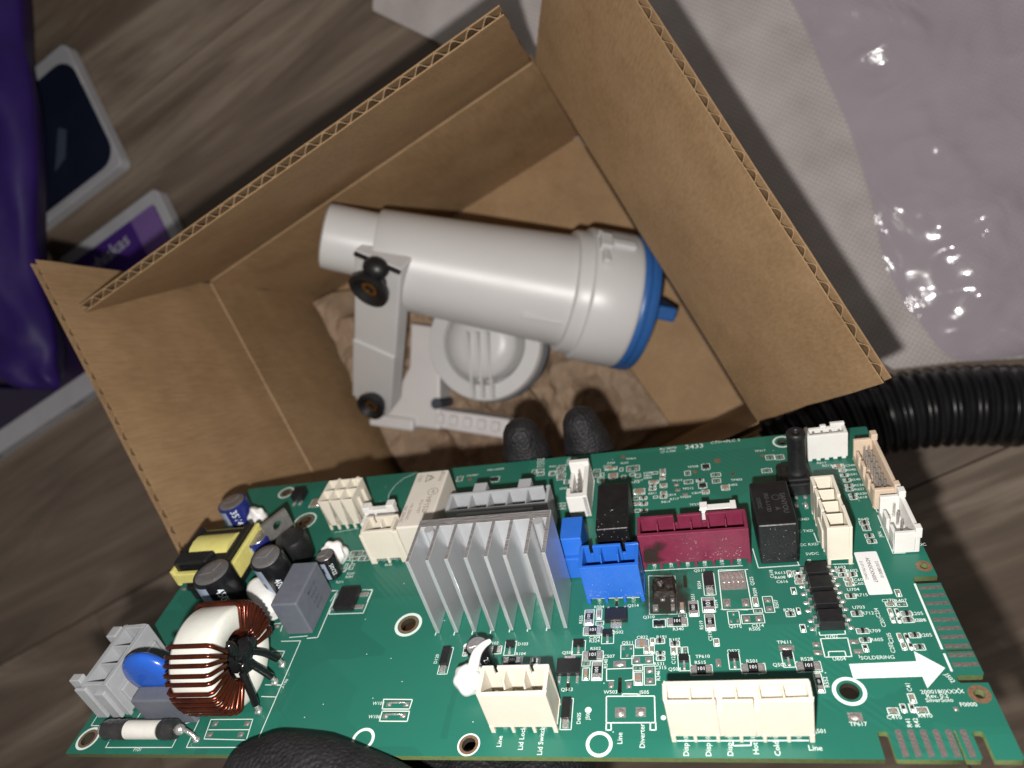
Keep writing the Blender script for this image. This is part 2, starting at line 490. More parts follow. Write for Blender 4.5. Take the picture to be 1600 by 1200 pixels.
_tx = {}
def text_mesh(s, size, shear=0.0):
    """flat lettering outlines as (verts, faces), centred on the origin"""
    key = s
    if key not in _tx:
        cu = bpy.data.curves.new('lettering', 'FONT')
        cu.body = s; cu.size = 1.0; cu.align_x = 'CENTER'; cu.align_y = 'CENTER'; cu.resolution_u = 2
        cu.offset = .004
        o = bpy.data.objects.new('lettering', cu); COL.objects.link(o)
        me = bpy.data.meshes.new_from_object(o)
        vs = [tuple(v.co) for v in me.vertices]; fs = [tuple(p.vertices) for p in me.polygons]
        bpy.data.objects.remove(o); bpy.data.curves.remove(cu); bpy.data.meshes.remove(me)
        _tx[key] = (vs, fs)
    vs, fs = _tx[key]
    return [(x * size, y * size, 0.0) for x, y, z in vs], fs
SMD = [
  ('R', 'v', 146.2, 39.1, 2.6, 5.3), ('c', 'v', 148.9, 40.1, 1.5, 3.6), ('p', 'h', 149.2, 37.1, 2.1, 1.3), ('R', 'h', 147.5, 34.6, 5.3, 2.8), ('S', 'd', 151.5, 32.5, 3.2, 4.1), ('S', 'd', 143.9, 29.5, 3.5, 4.4),
  ('R', 'h', 147.8, 26.8, 5.4, 2.9), ('p', 'h', 146.1, 24.6, 2.2, 1.5), ('c', 'v', 146.3, 21.5, 1.8, 3.6), ('R', 'v', 149.1, 22.3, 2.7, 5.4), ('s', 'd', 156.7, 27.8, 3.3, 4.1), ('C', 'h', 160.5, 30.1, 3.4, 2.5),
  ('c', 'v', 163.2, 30.6, 1.1, 2.2), ('r', 'h', 165.1, 30.7, 2.4, 1.6), ('c', 'v', 161.6, 28.2, 1.3, 2.5), ('c', 'v', 163.0, 28.1, 1.2, 2.5), ('r', 'h', 165.1, 27.0, 2.2, 1.1), ('r', 'h', 165.1, 25.5, 2.2, 1.2),
  ('p', 'h', 160.6, 25.2, 5.4, 2.6), ('p', 'h', 159.4, 22.9, 2.4, 1.4), ('c', 'v', 159.5, 19.9, 2.1, 3.7), ('p', 'v', 162.3, 20.7, 2.7, 5.3), ('D', 'v', 179.0, 48.7, 3.1, 7.7), ('R', 'v', 178.2, 41.6, 3.3, 5.0),
  ('R', 'v', 178.1, 35.9, 2.5, 5.2), ('R', 'v', 174.3, 40.6, 2.5, 5.2), ('c', 'v', 171.3, 41.2, 1.5, 3.8), ('p', 'h', 171.3, 38.5, 2.0, 1.3), ('S', 'u', 165.1, 36.3, 3.3, 2.5), ('R', 'h', 169.8, 36.4, 5.3, 2.7),
  ('s', 'u', 184.2, 37.1, 2.9, 4.2), ('c', 'v', 179.1, 29.7, 1.3, 2.3), ('r', 'h', 168.8, 29.7, 2.4, 1.5), ('c', 'v', 168.4, 27.6, 1.3, 2.3), ('p', 'v', 169.8, 27.6, 1.0, 2.3), ('p', 'v', 171.3, 27.5, 1.3, 2.3),
  ('S', 'd', 170.8, 24.0, 2.9, 4.4), ('R', 'h', 174.8, 21.9, 5.2, 2.8), ('S', 'd', 182.8, 24.1, 2.7, 4.4), ('R', 'h', 186.9, 22.0, 5.6, 2.7), ('S', 'd', 195.2, 24.2, 2.7, 4.2), ('R', 'h', 199.4, 22.1, 5.5, 2.8),
  ('R', 'v', 200.8, 17.8, 1.7, 5.1), ('r', 'h', 213.4, 29.0, 2.4, 1.3), ('r', 'v', 212.9, 26.8, 1.1, 2.2), ('r', 'h', 213.5, 31.6, 2.7, 1.5), ('r', 'h', 213.5, 36.8, 2.5, 1.6), ('r', 'h', 213.4, 42.3, 2.4, 1.5),
  ('r', 'h', 213.1, 50.9, 2.5, 1.3), ('r', 'h', 213.2, 49.3, 2.1, 1.2), ('r', 'h', 215.5, 49.3, 2.2, 1.4), ('c', 'h', 214.1, 47.8, 2.1, 1.2), ('c', 'h', 214.2, 46.3, 2.1, 1.4), ('c', 'v', 200.2, 50.8, 1.1, 2.2),
  ('r', 'h', 202.3, 51.1, 2.2, 1.3), ('r', 'h', 202.4, 49.5, 2.4, 1.3), ('c', 'h', 202.3, 47.8, 2.5, 1.3), ('r', 'v', 200.2, 44.9, 1.2, 2.3), ('r', 'v', 200.2, 38.4, 0.8, 2.0), ('r', 'h', 198.1, 37.5, 2.2, 1.6),
  ('r', 'v', 200.2, 33.0, 1.2, 2.4), ('c', 'v', 190.2, 41.9, 1.3, 3.1), ('p', 'h', 190.4, 39.0, 2.2, 1.4), ('p', 'v', 193.3, 40.9, 2.4, 5.2), ('p', 'h', 188.8, 36.5, 5.5, 2.8), ('c', 'v', 224.5, 42.6, 1.2, 2.3),
  ('c', 'h', 221.8, 39.2, 2.2, 1.4), ('p', 'h', 224.3, 39.1, 2.3, 1.4), ('c', 'v', 221.1, 36.8, 0.9, 2.3), ('r', 'v', 222.6, 36.7, 0.8, 2.3), ('r', 'h', 224.5, 36.2, 2.4, 1.5), ('c', 'v', 221.0, 34.5, 0.8, 1.8),
  ('r', 'v', 222.3, 34.4, 0.7, 1.8), ('r', 'h', 224.3, 34.3, 2.5, 1.5), ('c', 'v', 221.1, 29.4, 0.9, 2.4), ('r', 'v', 222.5, 29.3, 0.6, 2.4), ('r', 'h', 224.4, 29.9, 2.3, 1.4), ('c', 'v', 221.2, 26.9, 1.0, 2.0),
  ('r', 'v', 222.6, 26.9, 0.7, 2.0), ('r', 'h', 224.4, 26.6, 2.3, 1.6), ('c', 'v', 218.9, 13.6, 1.3, 2.3), ('c', 'h', 214.3, 10.6, 2.1, 1.6), ('r', 'v', 216.5, 11.3, 1.0, 2.0), ('r', 'v', 218.2, 11.3, 0.9, 2.0),
  ('c', 'h', 220.0, 10.7, 2.3, 1.6), ('p', 'h', 136.3, 109.5, 2.9, 3.0), ('p', 'h', 132.3, 105.0, 2.6, 2.9), ('p', 'h', 132.6, 101.6, 2.6, 2.5), ('p', 'h', 135.1, 97.9, 1.8, 2.1), ('p', 'h', 129.6, 103.2, 2.1, 2.2),
  ('p', 'v', 145.6, 101.0, 2.5, 4.3), ('p', 'v', 147.7, 99.9, 1.0, 2.1), ('c', 'h', 150.5, 102.9, 4.3, 1.6), ('p', 'v', 154.2, 101.8, 1.2, 1.9), ('p', 'h', 158.2, 101.8, 4.4, 2.9), ('c', 'h', 151.4, 98.8, 3.1, 2.6),
  ('p', 'h', 155.0, 97.7, 1.5, 1.7), ('p', 'h', 158.0, 98.6, 1.7, 1.7), ('p', 'h', 159.9, 97.7, 1.7, 1.9), ('p', 'h', 147.2, 97.1, 2.2, 2.4), ('C', 'h', 160.3, 89.4, 3.6, 2.9), ('p', 'h', 159.3, 86.1, 1.9, 1.6),
  ('r', 'h', 161.6, 86.1, 2.3, 1.5), ('c', 'h', 159.5, 83.6, 1.8, 1.5), ('r', 'h', 161.7, 83.3, 2.3, 1.5), ('p', 'h', 159.6, 80.3, 1.6, 1.5), ('r', 'h', 161.7, 80.0, 2.2, 1.5), ('C', 'v', 168.2, 98.3, 1.7, 3.4),
  ('p', 'h', 165.6, 98.3, 1.9, 1.3), ('c', 'h', 165.1, 93.6, 3.2, 1.6), ('r', 'h', 164.7, 91.7, 2.1, 1.3), ('r', 'h', 164.6, 90.1, 2.3, 1.3), ('c', 'h', 168.0, 95.2, 1.8, 1.6), ('C', 'h', 168.2, 91.4, 2.3, 1.9),
  ('C', 'h', 168.1, 87.7, 2.0, 1.6), ('p', 'h', 165.5, 86.1, 1.4, 1.2), ('r', 'h', 168.0, 85.9, 2.2, 1.5), ('S', 'u', 182.4, 99.1, 2.6, 3.0), ('p', 'h', 176.3, 96.6, 1.9, 2.3), ('p', 'h', 185.2, 94.5, 3.0, 1.9),
  ('p', 'h', 185.1, 91.5, 2.6, 2.2), ('r', 'h', 180.0, 92.3, 2.4, 1.3), ('p', 'h', 176.3, 92.2, 2.8, 1.9), ('S', 'u', 180.6, 89.7, 2.6, 2.5), ('C', 'h', 181.3, 86.5, 2.2, 1.8), ('C', 'h', 187.5, 87.8, 2.5, 2.4),
  ('p', 'h', 203.0, 100.8, 2.7, 2.5), ('p', 'h', 205.9, 100.4, 2.7, 2.4), ('p', 'h', 201.0, 94.3, 3.0, 2.0), ('C', 'h', 222.1, 93.2, 3.4, 1.9), ('c', 'h', 222.8, 91.1, 1.9, 1.3), ('r', 'h', 222.8, 88.8, 2.1, 1.3),
  ('r', 'h', 223.0, 86.4, 2.0, 1.5), ('r', 'h', 223.0, 83.9, 2.2, 1.4), ('r', 'h', 222.7, 82.2, 2.0, 1.3), ('r', 'h', 223.0, 79.7, 2.2, 1.2), ('r', 'h', 222.9, 78.3, 2.0, 1.2), ('r', 'h', 223.1, 67.9, 2.4, 1.6),
  ('r', 'h', 223.1, 65.8, 2.0, 1.9), ('r', 'h', 223.1, 62.8, 2.2, 1.5), ('r', 'h', 223.2, 60.7, 2.3, 1.5), ('p', 'h', 94.0, 105.3, 2.3, 2.7), ('S', 'u', 108.1, 103.1, 3.2, 2.9), ('p', 'v', 122.6, 105.3, 1.6, 2.2),
  ('p', 'h', 124.9, 105.6, 2.6, 1.7), ('p', 'h', 125.2, 103.6, 2.6, 1.7), ('p', 'h', 129.5, 103.4, 2.4, 2.5), ('p', 'v', 132.8, 105.8, 2.6, 3.3), ('p', 'v', 133.0, 101.0, 3.0, 3.5), ('p', 'h', 136.1, 108.8, 3.3, 3.0),
  ('p', 'h', 135.3, 97.9, 1.8, 2.1), ('p', 'h', 60.9, 70.1, 2.3, 2.1), ('p', 'h', 64.4, 70.1, 4.4, 2.7), ('p', 'h', 67.6, 70.1, 1.9, 2.1), ('p', 'h', 59.8, 67.0, 2.5, 2.1), ('p', 'h', 61.7, 68.0, 1.7, 1.5),
  ('p', 'h', 64.5, 67.8, 3.1, 1.7), ('p', 'h', 67.3, 67.6, 2.1, 1.8), ('p', 'h', 69.4, 67.5, 1.8, 1.8), ('p', 'v', 62.6, 64.7, 0.9, 2.1), ('p', 'v', 64.8, 64.3, 1.3, 2.6), ('p', 'h', 62.1, 62.9, 1.9, 1.6),
  ('c', 'h', 36.4, 99.1, 4.1, 4.6), ('D', 'v', 107.1, 26.7, 2.8, 8.4), ('r', 'v', 112.3, 29.4, 1.3, 2.9), ('r', 'h', 120.9, 29.6, 3.4, 2.5), ('S', 'd', 125.0, 30.0, 3.1, 4.4), ('R', 'h', 126.3, 26.0, 5.3, 2.3),
  ('r', 'h', 132.5, 25.8, 2.6, 1.9), ('D', 'v', 142.2, 10.7, 2.7, 8.1),
]
TEXTS = [
  ('R504', 148.8, 42.6, 1.35, 0), ('R535', 144.0, 38.6, 1.35, 90), ('C304', 148.0, 32.5, 1.35, 0), ('R324', 148.0, 31.4, 1.35, 0), ('Q514', 158.2, 42.5, 1.35, 0),
  ('Q502', 154.1, 33.9, 1.35, 0), ('Q501', 141.1, 28.0, 1.35, 0), ('R502', 148.4, 29.0, 1.35, 0), ('Q513', 141.7, 17.2, 1.35, 0), ('Q511', 156.8, 30.5, 1.35, 0),
  ('C822', 160.6, 32.0, 1.35, 0), ('R191', 165.6, 31.9, 1.35, 0), ('C507', 152.0, 26.5, 1.35, 0), ('R540', 151.3, 24.4, 1.35, 90), ('R531', 164.7, 23.9, 1.35, 0),
  ('C315', 165.0, 22.8, 1.35, 0), ('R346', 164.4, 20.6, 1.35, 90), ('W503', 152.7, 16.3, 1.35, 0), ('J505', 160.9, 16.1, 1.35, 0), ('Q310', 162.4, 38.4, 1.35, 0),
  ('R340', 169.9, 34.2, 1.35, 0), ('R554', 176.4, 48.6, 1.35, 90), ('R514', 180.2, 41.8, 1.35, 90), ('R519', 175.9, 35.2, 1.35, 90), ('Q510', 184.2, 34.4, 1.35, 0),
  ('C519', 177.8, 31.7, 1.35, 90), ('R107', 168.8, 30.9, 1.35, 0), ('Q504', 168.4, 22.3, 1.35, 0), ('R515', 174.7, 24.0, 1.35, 0), ('TP610', 175.4, 25.7, 1.35, 0),
  ('Q522', 182.9, 27.0, 1.35, 0), ('C122', 168.3, 25.2, 1.35, 90), ('R551', 174.4, 44.3, 1.35, 90), ('Q512', 176.8, 53.8, 1.35, 0), ('R501', 186.9, 24.0, 1.35, 0),
  ('TP611', 195.2, 29.1, 1.35, 0), ('Q505', 193.0, 22.8, 1.35, 0), ('R528', 199.4, 24.2, 1.35, 0), ('R552', 202.4, 18.0, 1.35, 90), ('U604', 206.5, 24.0, 1.35, 0),
  ('R605', 216.0, 29.0, 1.35, 0), ('R709', 216.1, 31.5, 1.35, 0), ('R712', 216.0, 36.8, 1.35, 0), ('U703', 214.4, 38.7, 1.35, 0), ('R715', 216.1, 42.5, 1.35, 0),
  ('U704', 214.5, 44.4, 1.35, 0), ('R603', 213.2, 52.1, 1.35, 0), ('R602', 215.8, 50.7, 1.35, 0), ('C602', 216.8, 47.5, 1.35, 0), ('C603', 216.6, 46.2, 1.35, 0),
  ('R613', 197.9, 51.3, 1.35, 0), ('R608', 197.6, 49.7, 1.35, 0), ('C616', 197.9, 48.2, 1.35, 0), ('R706', 198.0, 38.8, 1.35, 0), ('C618', 195.7, 51.1, 1.35, 90),
  ('U702', 206.2, 30.3, 1.35, 0), ('C514', 189.7, 34.3, 1.35, 0), ('R505', 188.8, 33.3, 1.35, 0), ('Q525', 190.3, 49.0, 1.35, 90), ('R509', 190.6, 45.2, 1.35, 90),
  ('R507', 195.3, 40.9, 1.35, 90), ('C270', 221.6, 40.4, 1.35, 0), ('R407', 224.4, 40.2, 1.35, 0), ('R205', 226.8, 36.1, 1.35, 0), ('R204', 226.5, 34.1, 1.35, 0),
  ('C234', 218.2, 36.8, 1.35, 90), ('C201', 218.6, 34.0, 1.35, 90), ('R205', 226.7, 29.8, 1.35, 0), ('C205', 219.0, 29.4, 1.35, 90), ('C202', 218.6, 26.7, 1.35, 90),
  ('SOLDERING', 214.8, 24.1, 1.35, 0), ('1', 211.0, 24.5, 1.35, 0), ('TP617', 206.6, 7.7, 1.35, 0), ('2000180XXXX', 225.3, 15.1, 1.35, 0), ('Rev. 0.2', 224.0, 14.1, 1.35, 0),
  ('SilverSolo', 224.1, 13.1, 1.35, 0), ('F0000', 229.3, 12.0, 1.35, 0), ('R204', 226.8, 34.1, 1.35, 0), ('C410', 214.1, 9.2, 1.35, 0), ('R410', 220.2, 9.5, 1.35, 0),
  ('R41', 216.6, 8.0, 1.35, 90), ('R42', 218.1, 8.0, 1.35, 90), ('C41', 219.1, 16.4, 1.35, 90), ('J502', 227.9, 18.4, 1.35, -70), ('2433', 179.5, 110.6, 3.2, 0),
  ('RU M070', 170.5, 111.0, 1.5, 0), ('LF C100', 170.5, 109.3, 1.5, 0), ('CTI>=PLC 3', 190.0, 111.7, 1.9, 0), ('TP416', 157.5, 107.3, 1.35, 0), ('R304', 150.5, 106.0, 1.35, 0),
  ('C203', 149.2, 104.4, 1.35, 0), ('R307', 155.3, 105.2, 1.35, 0), ('R308', 163.2, 98.7, 1.35, 0), ('R801', 163.2, 97.3, 1.35, 0), ('R809', 163.2, 96.0, 1.35, 0),
  ('TP213', 172.7, 93.4, 1.35, 0), ('TP212', 175.9, 88.9, 1.35, 0), ('TP209', 174.9, 84.9, 1.35, 0), ('C814', 170.5, 86.5, 1.35, 0), ('R814', 168.6, 83.4, 1.35, 0),
  ('R717', 171.4, 84.4, 1.35, 0), ('R811', 164.6, 88.0, 1.35, 0), ('C819', 178.4, 86.4, 1.35, 0), ('R402', 189.9, 88.8, 1.35, 0), ('TP208', 178.3, 99.7, 1.35, 0),
  ('TP402', 191.3, 91.1, 1.35, 0), ('TP230', 177.6, 81.1, 1.35, 0), ('GND', 134.4, 94.5, 1.35, 0), ('NEW', 134.4, 86.8, 1.35, 0), ('NEW', 134.5, 85.5, 1.35, 0),
  ('INBC', 134.7, 84.2, 1.35, 0), ('R401', 129.4, 107.2, 1.35, 0), ('R417', 160.1, 95.1, 1.35, 0), ('R418', 159.0, 94.3, 1.35, 0), ('GND', 207.7, 71.1, 1.35, 0),
  ('C TXD', 207.3, 66.3, 1.35, 0), ('ACC RXD', 206.7, 61.0, 1.35, 0), ('5VDC', 207.3, 57.5, 1.35, 0), ('C544', 225.5, 93.2, 1.35, 0), ('R542', 225.3, 91.1, 1.35, 0),
  ('R541', 225.2, 88.9, 1.35, 0), ('R540', 225.4, 86.4, 1.35, 0), ('R536', 225.7, 83.8, 1.35, 0), ('R621', 225.4, 82.0, 1.35, 0), ('R620', 225.5, 80.0, 1.35, 0),
  ('R618', 225.2, 78.4, 1.35, 0), ('R640', 223.3, 69.4, 1.35, 0), ('JRN', 226.0, 63.1, 1.35, 90), ('DC', 234.9, 58.4, 1.35, 0), ('U60', 206.1, 54.5, 1.35, 90),
  ('R213', 219.0, 94.1, 1.35, 0), ('A211', 217.7, 95.7, 1.35, 0), ('TP217', 200.5, 104.7, 1.35, 0), ('0901100XX', 107.4, 108.8, 1.35, 0), ('CN7007', 98.7, 106.6, 1.35, 0),
  ('R308', 124.3, 112.1, 1.35, 0), ('R309', 124.4, 110.7, 1.35, 0), ('R310', 124.6, 109.4, 1.35, 0), ('R311', 124.7, 107.9, 1.35, 0), ('RH0', 78.2, 63.9, 1.35, 0),
  ('R200', 65.6, 61.1, 1.35, 0), ('R201', 65.6, 59.7, 1.35, 0), ('R211', 62.9, 57.7, 1.35, 0), ('D120', 104.3, 27.3, 1.35, 90), ('V102', 120.0, 31.8, 1.35, 0),
  ('D103', 128.4, 31.2, 1.35, 0), ('R104', 128.2, 28.1, 1.35, 0), ('W103', 91.2, 14.1, 1.35, 0), ('W106', 91.3, 10.3, 1.35, 0), ('Line', 126.4, 3.7, 1.7, 90),
  ('Lid Lock', 131.8, 4.5, 1.7, 90), ('Lid Switch', 136.6, 3.9, 1.7, 90), ('D605', 145.3, 9.5, 1.35, 90), ('F101', 23.6, 1.2, 1.35, 0), ('L100', 59.9, 20.8, 1.35, 75),
  ('Line', 155.2, 4.5, 1.7, 90), ('Diverter', 160.3, 5.1, 1.7, 90), ('Disp', 169.9, 1.9, 1.7, 90), ('Disp', 174.7, 1.9, 1.7, 90), ('Disp', 179.3, 2.0, 1.7, 90),
  ('Hot', 184.7, 2.2, 1.7, 90), ('Cold', 189.1, 2.2, 1.7, 90), ('Line', 196.8, 2.3, 1.7, 0), ('J501', 198.7, 6.1, 1.35, 0), ('J508', 147.4, 10.3, 1.35, 90),
]
LINES = [
  (0.25, [(146.4, 45.7), (159.9, 45.3)]), (0.25, [(161.3, 54.9), (188.5, 54.7)]), (0.25, [(162.6, 52.9), (170.0, 52.3), (169.9, 39.0), (162.6, 39.3), (162.6, 52.9)]),
  (0.25, [(151.5, 22.8), (158.2, 22.9), (158.2, 19.6), (156.3, 19.4)]), (0.25, [(151.5, 22.8), (151.6, 19.5), (153.4, 19.5)]), (0.25, [(182.0, 53.1), (189.7, 53.2)]),
  (0.3, [(151.7, 15.2), (163.3, 15.1), (163.3, 8.3), (151.9, 8.3), (151.7, 15.2)]), (0.3, [(155.6, 15.3), (155.6, 15.8), (159.4, 15.7), (159.4, 15.3)]), (0.3, [(151.9, 8.3), (151.9, 6.5), (153.1, 6.5), (153.0, 8.2)]),
  (0.3, [(162.2, 8.3), (162.1, 6.5), (163.4, 6.5), (163.4, 8.3)]), (0.3, [(168.0, 3.9), (195.7, 4.0)]), (0.3, [(180.1, 3.6), (180.0, 2.8), (183.8, 2.9), (183.9, 3.6)]),
  (0.25, [(203.6, 29.8), (209.7, 29.8), (209.4, 24.6), (203.5, 24.6), (203.6, 29.8)]), (0.25, [(204.4, 24.9), (204.6, 26.1), (208.2, 26.1), (208.2, 24.9)]), (0.25, [(181.9, 53.6), (189.0, 53.2), (189.1, 39.6), (181.6, 39.8), (181.9, 53.6)]),
  (0.25, [(203.7, 31.7), (203.7, 30.8), (209.5, 30.9), (209.6, 31.8)]), (0.25, [(192.1, 60.7), (192.6, 53.5), (203.2, 53.6), (203.0, 54.9)]), (0.25, [(192.7, 53.6), (203.3, 53.7)]),
  (0.25, [(227.0, 96.2), (228.4, 94.6), (227.5, 71.9), (228.4, 71.8)]), (0.25, [(227.3, 70.5), (227.1, 55.9), (230.0, 55.8)]), (0.25, [(226.8, 65.9), (227.7, 65.5), (227.5, 60.6)]),
  (0.25, [(209.3, 65.3), (209.5, 61.8), (210.7, 61.7)]), (0.25, [(211.7, 53.3), (216.7, 53.1)]), (0.3, [(92.3, 15.3), (100.6, 15.1), (100.5, 12.4), (92.8, 12.5), (92.3, 15.3)]),
  (0.3, [(93.0, 11.9), (100.7, 11.8), (100.9, 9.0), (93.1, 9.1), (93.0, 11.9)]), (0.3, [(125.2, 7.8), (137.8, 7.9)]), (0.3, [(60.9, 54.3), (63.5, 54.1), (64.2, 44.7), (76.0, 44.5), (76.1, 53.5), (72.9, 53.9)]),
  (0.3, [(60.5, 35.9), (63.9, 36.1), (63.5, 54.1)]), (0.3, [(101.9, 35.3), (102.3, 43.8)]), (0.3, [(107.6, 35.1), (107.8, 44.3)]),
  (0.3, [(113.0, 35.1), (113.3, 45.2)]), (0.3, [(118.4, 35.2), (118.8, 45.8)]), (0.3, [(123.9, 35.4), (124.1, 46.6)]),
  (0.3, [(129.1, 35.4), (129.4, 47.2)]), (0.3, [(134.5, 35.4), (134.8, 47.1)]), (0.25, [(12.7, 1.8), (34.3, 1.9), (33.9, 7.7)]),
  (0.25, [(2.4, 8.3), (7.0, 8.2)]), (0.25, [(2.4, 8.3), (2.2, 11.1)]), (0.25, [(12.5, 1.8), (12.4, 3.3)]),
  (0.25, [(38.9, 1.9), (57.6, 2.0)]), (0.25, [(38.9, 1.9), (38.1, 9.8), (32.0, 8.2)]), (0.25, [(59.8, 3.4), (58.6, 35.1), (52.0, 35.2)]),
  (0.25, [(41.9, 9.9), (55.2, 9.9), (56.3, 4.0), (43.0, 4.3), (41.9, 9.9)]), (0.25, [(43.0, 6.9), (55.7, 6.9)]), (0.25, [(54.5, 16.7), (59.2, 16.5)]),
  (0.25, [(53.9, 20.4), (58.9, 20.2)]), (0.25, [(54.2, 36.5), (60.1, 36.8)]), (0.25, [(50.4, 31.8), (54.8, 31.6), (54.9, 27.5)]),
  (0.25, [(46.3, 41.9), (49.3, 42.2), (49.9, 39.0)]), (0.25, [(16.8, 10.0), (17.2, 14.9)]), (0.25, [(14.8, 25.1), (16.4, 26.1), (19.0, 26.6)]),
  (0.5, [(229.1, 45.1), (228.9, 26.1)]), (0.5, [(228.9, 24.5), (228.9, 20.3)]), (0.2, [(51.8, 81.6), (60.6, 82.7)]),
  (0.2, [(73.1, 66.3), (81.3, 66.4)]), (0.2, [(74.7, 111.6), (70.1, 108.8), (67.7, 104.6), (66.9, 100.4), (68.0, 95.2)]), (0.2, [(43.7, 74.2), (45.8, 74.0)]),
  (0.2, [(61.4, 54.0), (63.6, 54.1), (62.6, 49.8)]), (0.2, [(72.4, 53.8), (75.9, 53.8), (75.8, 49.0)]), (0.2, [(181.3, 40.0), (187.9, 39.4)]),
]
PADS = [
  ('t', 152.8, 18.2, 1.2, 1.6), ('t', 157.2, 18.1, 1.2, 1.6), ('t', 154.8, 24.2, 3.2, 1.8), ('t', 179.0, 23.8, 1.2, 2.2), ('t', 179.3, 47.8, 0.1, 0.1), ('t', 202.3, 28.2, 1.7, 1.3),
  ('t', 202.2, 25.9, 1.9, 1.3), ('t', 210.9, 28.6, 2.0, 1.2), ('t', 211.1, 25.9, 2.0, 1.2), ('t', 195.4, 27.5, 3.6, 1.5), ('t', 183.0, 42.0, 1.8, 2.6), ('t', 187.7, 41.8, 1.8, 2.6),
  ('t', 206.4, 9.4, 2.9, 2.0), ('c', 154.7, 108.8, 1.6, 1.9), ('c', 178.7, 97.1, 1.5, 2.4), ('c', 190.5, 94.1, 1.3, 2.2), ('t', 172.4, 91.3, 1.6, 1.3), ('t', 172.7, 88.6, 1.6, 1.3),
  ('t', 174.9, 86.1, 1.6, 1.2), ('c', 186.4, 101.7, 2.2, 0.9), ('c', 200.8, 102.1, 1.2, 1.6), ('c', 190.5, 94.1, 1.2, 1.8), ('c', 231.4, 107.0, 1.3, 1.8), ('c', 98.2, 104.3, 1.6, 0.8),
  ('t', 94.3, 13.8, 1.5, 1.3), ('t', 99.3, 13.7, 1.5, 1.3), ('t', 94.4, 10.5, 1.5, 1.3), ('t', 99.3, 10.6, 1.5, 1.3), ('t', 44.0, 8.6, 1.6, 1.4), ('t', 54.1, 8.6, 1.6, 1.4),
  ('t', 44.1, 5.5, 1.6, 1.4), ('t', 53.8, 5.5, 1.6, 1.4), ('t', 47.8, 41.1, 1.6, 1.6), ('t', 53.3, 30.3, 1.8, 1.4), ('t', 155.2, 10.9, 2.6, 2.6), ('t', 160.0, 11.0, 2.4, 2.4),
  ('t', 226.6, 11.0, 0.9, 0.9), ('t', 2.0, 58.9, 1.8, 1.2),
]
ARROW = [(208.3, 22.6), (222.6, 22.9), (222.9, 25.6), (227.9, 21.0), (222.7, 16.0), (222.6, 18.9), (208.3, 18.7)]

# ================================================================== THE SETTING
floor = MB().box(-1.6, -1.3, -.02, 1.2, 1.6, -.0045).build('floor', gap)
floor['kind'] = 'structure'
PW = .1685
wood_me = {}
row = -8
y = .0422 - 8 * PW
while y < 1.5:
    x = -.86 - .95 - .07 * (row % 3)
    if abs(y - (.0422 - PW)) < 1e-6: x = -.527 - .95 * 2
    while x < 1.2:
        L_ = .95
        k = 'p'
        if k not in wood_me:
            w_ = MB().box(0, 0, -.0044, L_ - .0012, PW - .0012, 0)
            o_ = w_.build('plank', woods[0], bevel=0)
            wood_me[k] = o_.data
            bpy.data.objects.remove(o_)
        if not (x > 1.1 or x + L_ < -1.3 or y + PW < -.75 or y > 1.3):
            p = obj('plank', wood_me[k], floor)
            p.location = (x, y, 0)
            p.material_slots[0].link = 'OBJECT'
            p.material_slots[0].material = woods[rnd.randrange(4)]
        x += L_
    y += PW; row += 1

# woven mat lying beside and partly under the box
mt = MB()
poly = [(-.085, .318), (-.0564, .2722), (-.012, .172), (.045, .041), (.0894, -.0594), (.1221, -.0719), (.25, -.13), (.62, -.05), (.66, .62), (.08, .58)]
mt.prism(poly, .0003, .0035)
matob = mt.build('floor_mat', fabric, bevel=.001)
tag(matob, 'pale grey woven fabric mat lying on the wooden floor behind the cardboard box', 'mat')

# ------------------------------------------------------------------ cardboard box
BOX_Z = .126
TH = .0036
C1 = Vector((-.0037, .1609, 0)); C2 = Vector((-.214, .1609, 0)); C4 = Vector((.0063, -.0387, 0)); C3 = C2 + (C4 - C1)
carton = empty('cardboard_box', T(-.105, .06, 0))
tag(carton, 'open brown cardboard box with upright flaps and corrugated cut edges', 'box')
CB = carton.matrix_world.inverted()

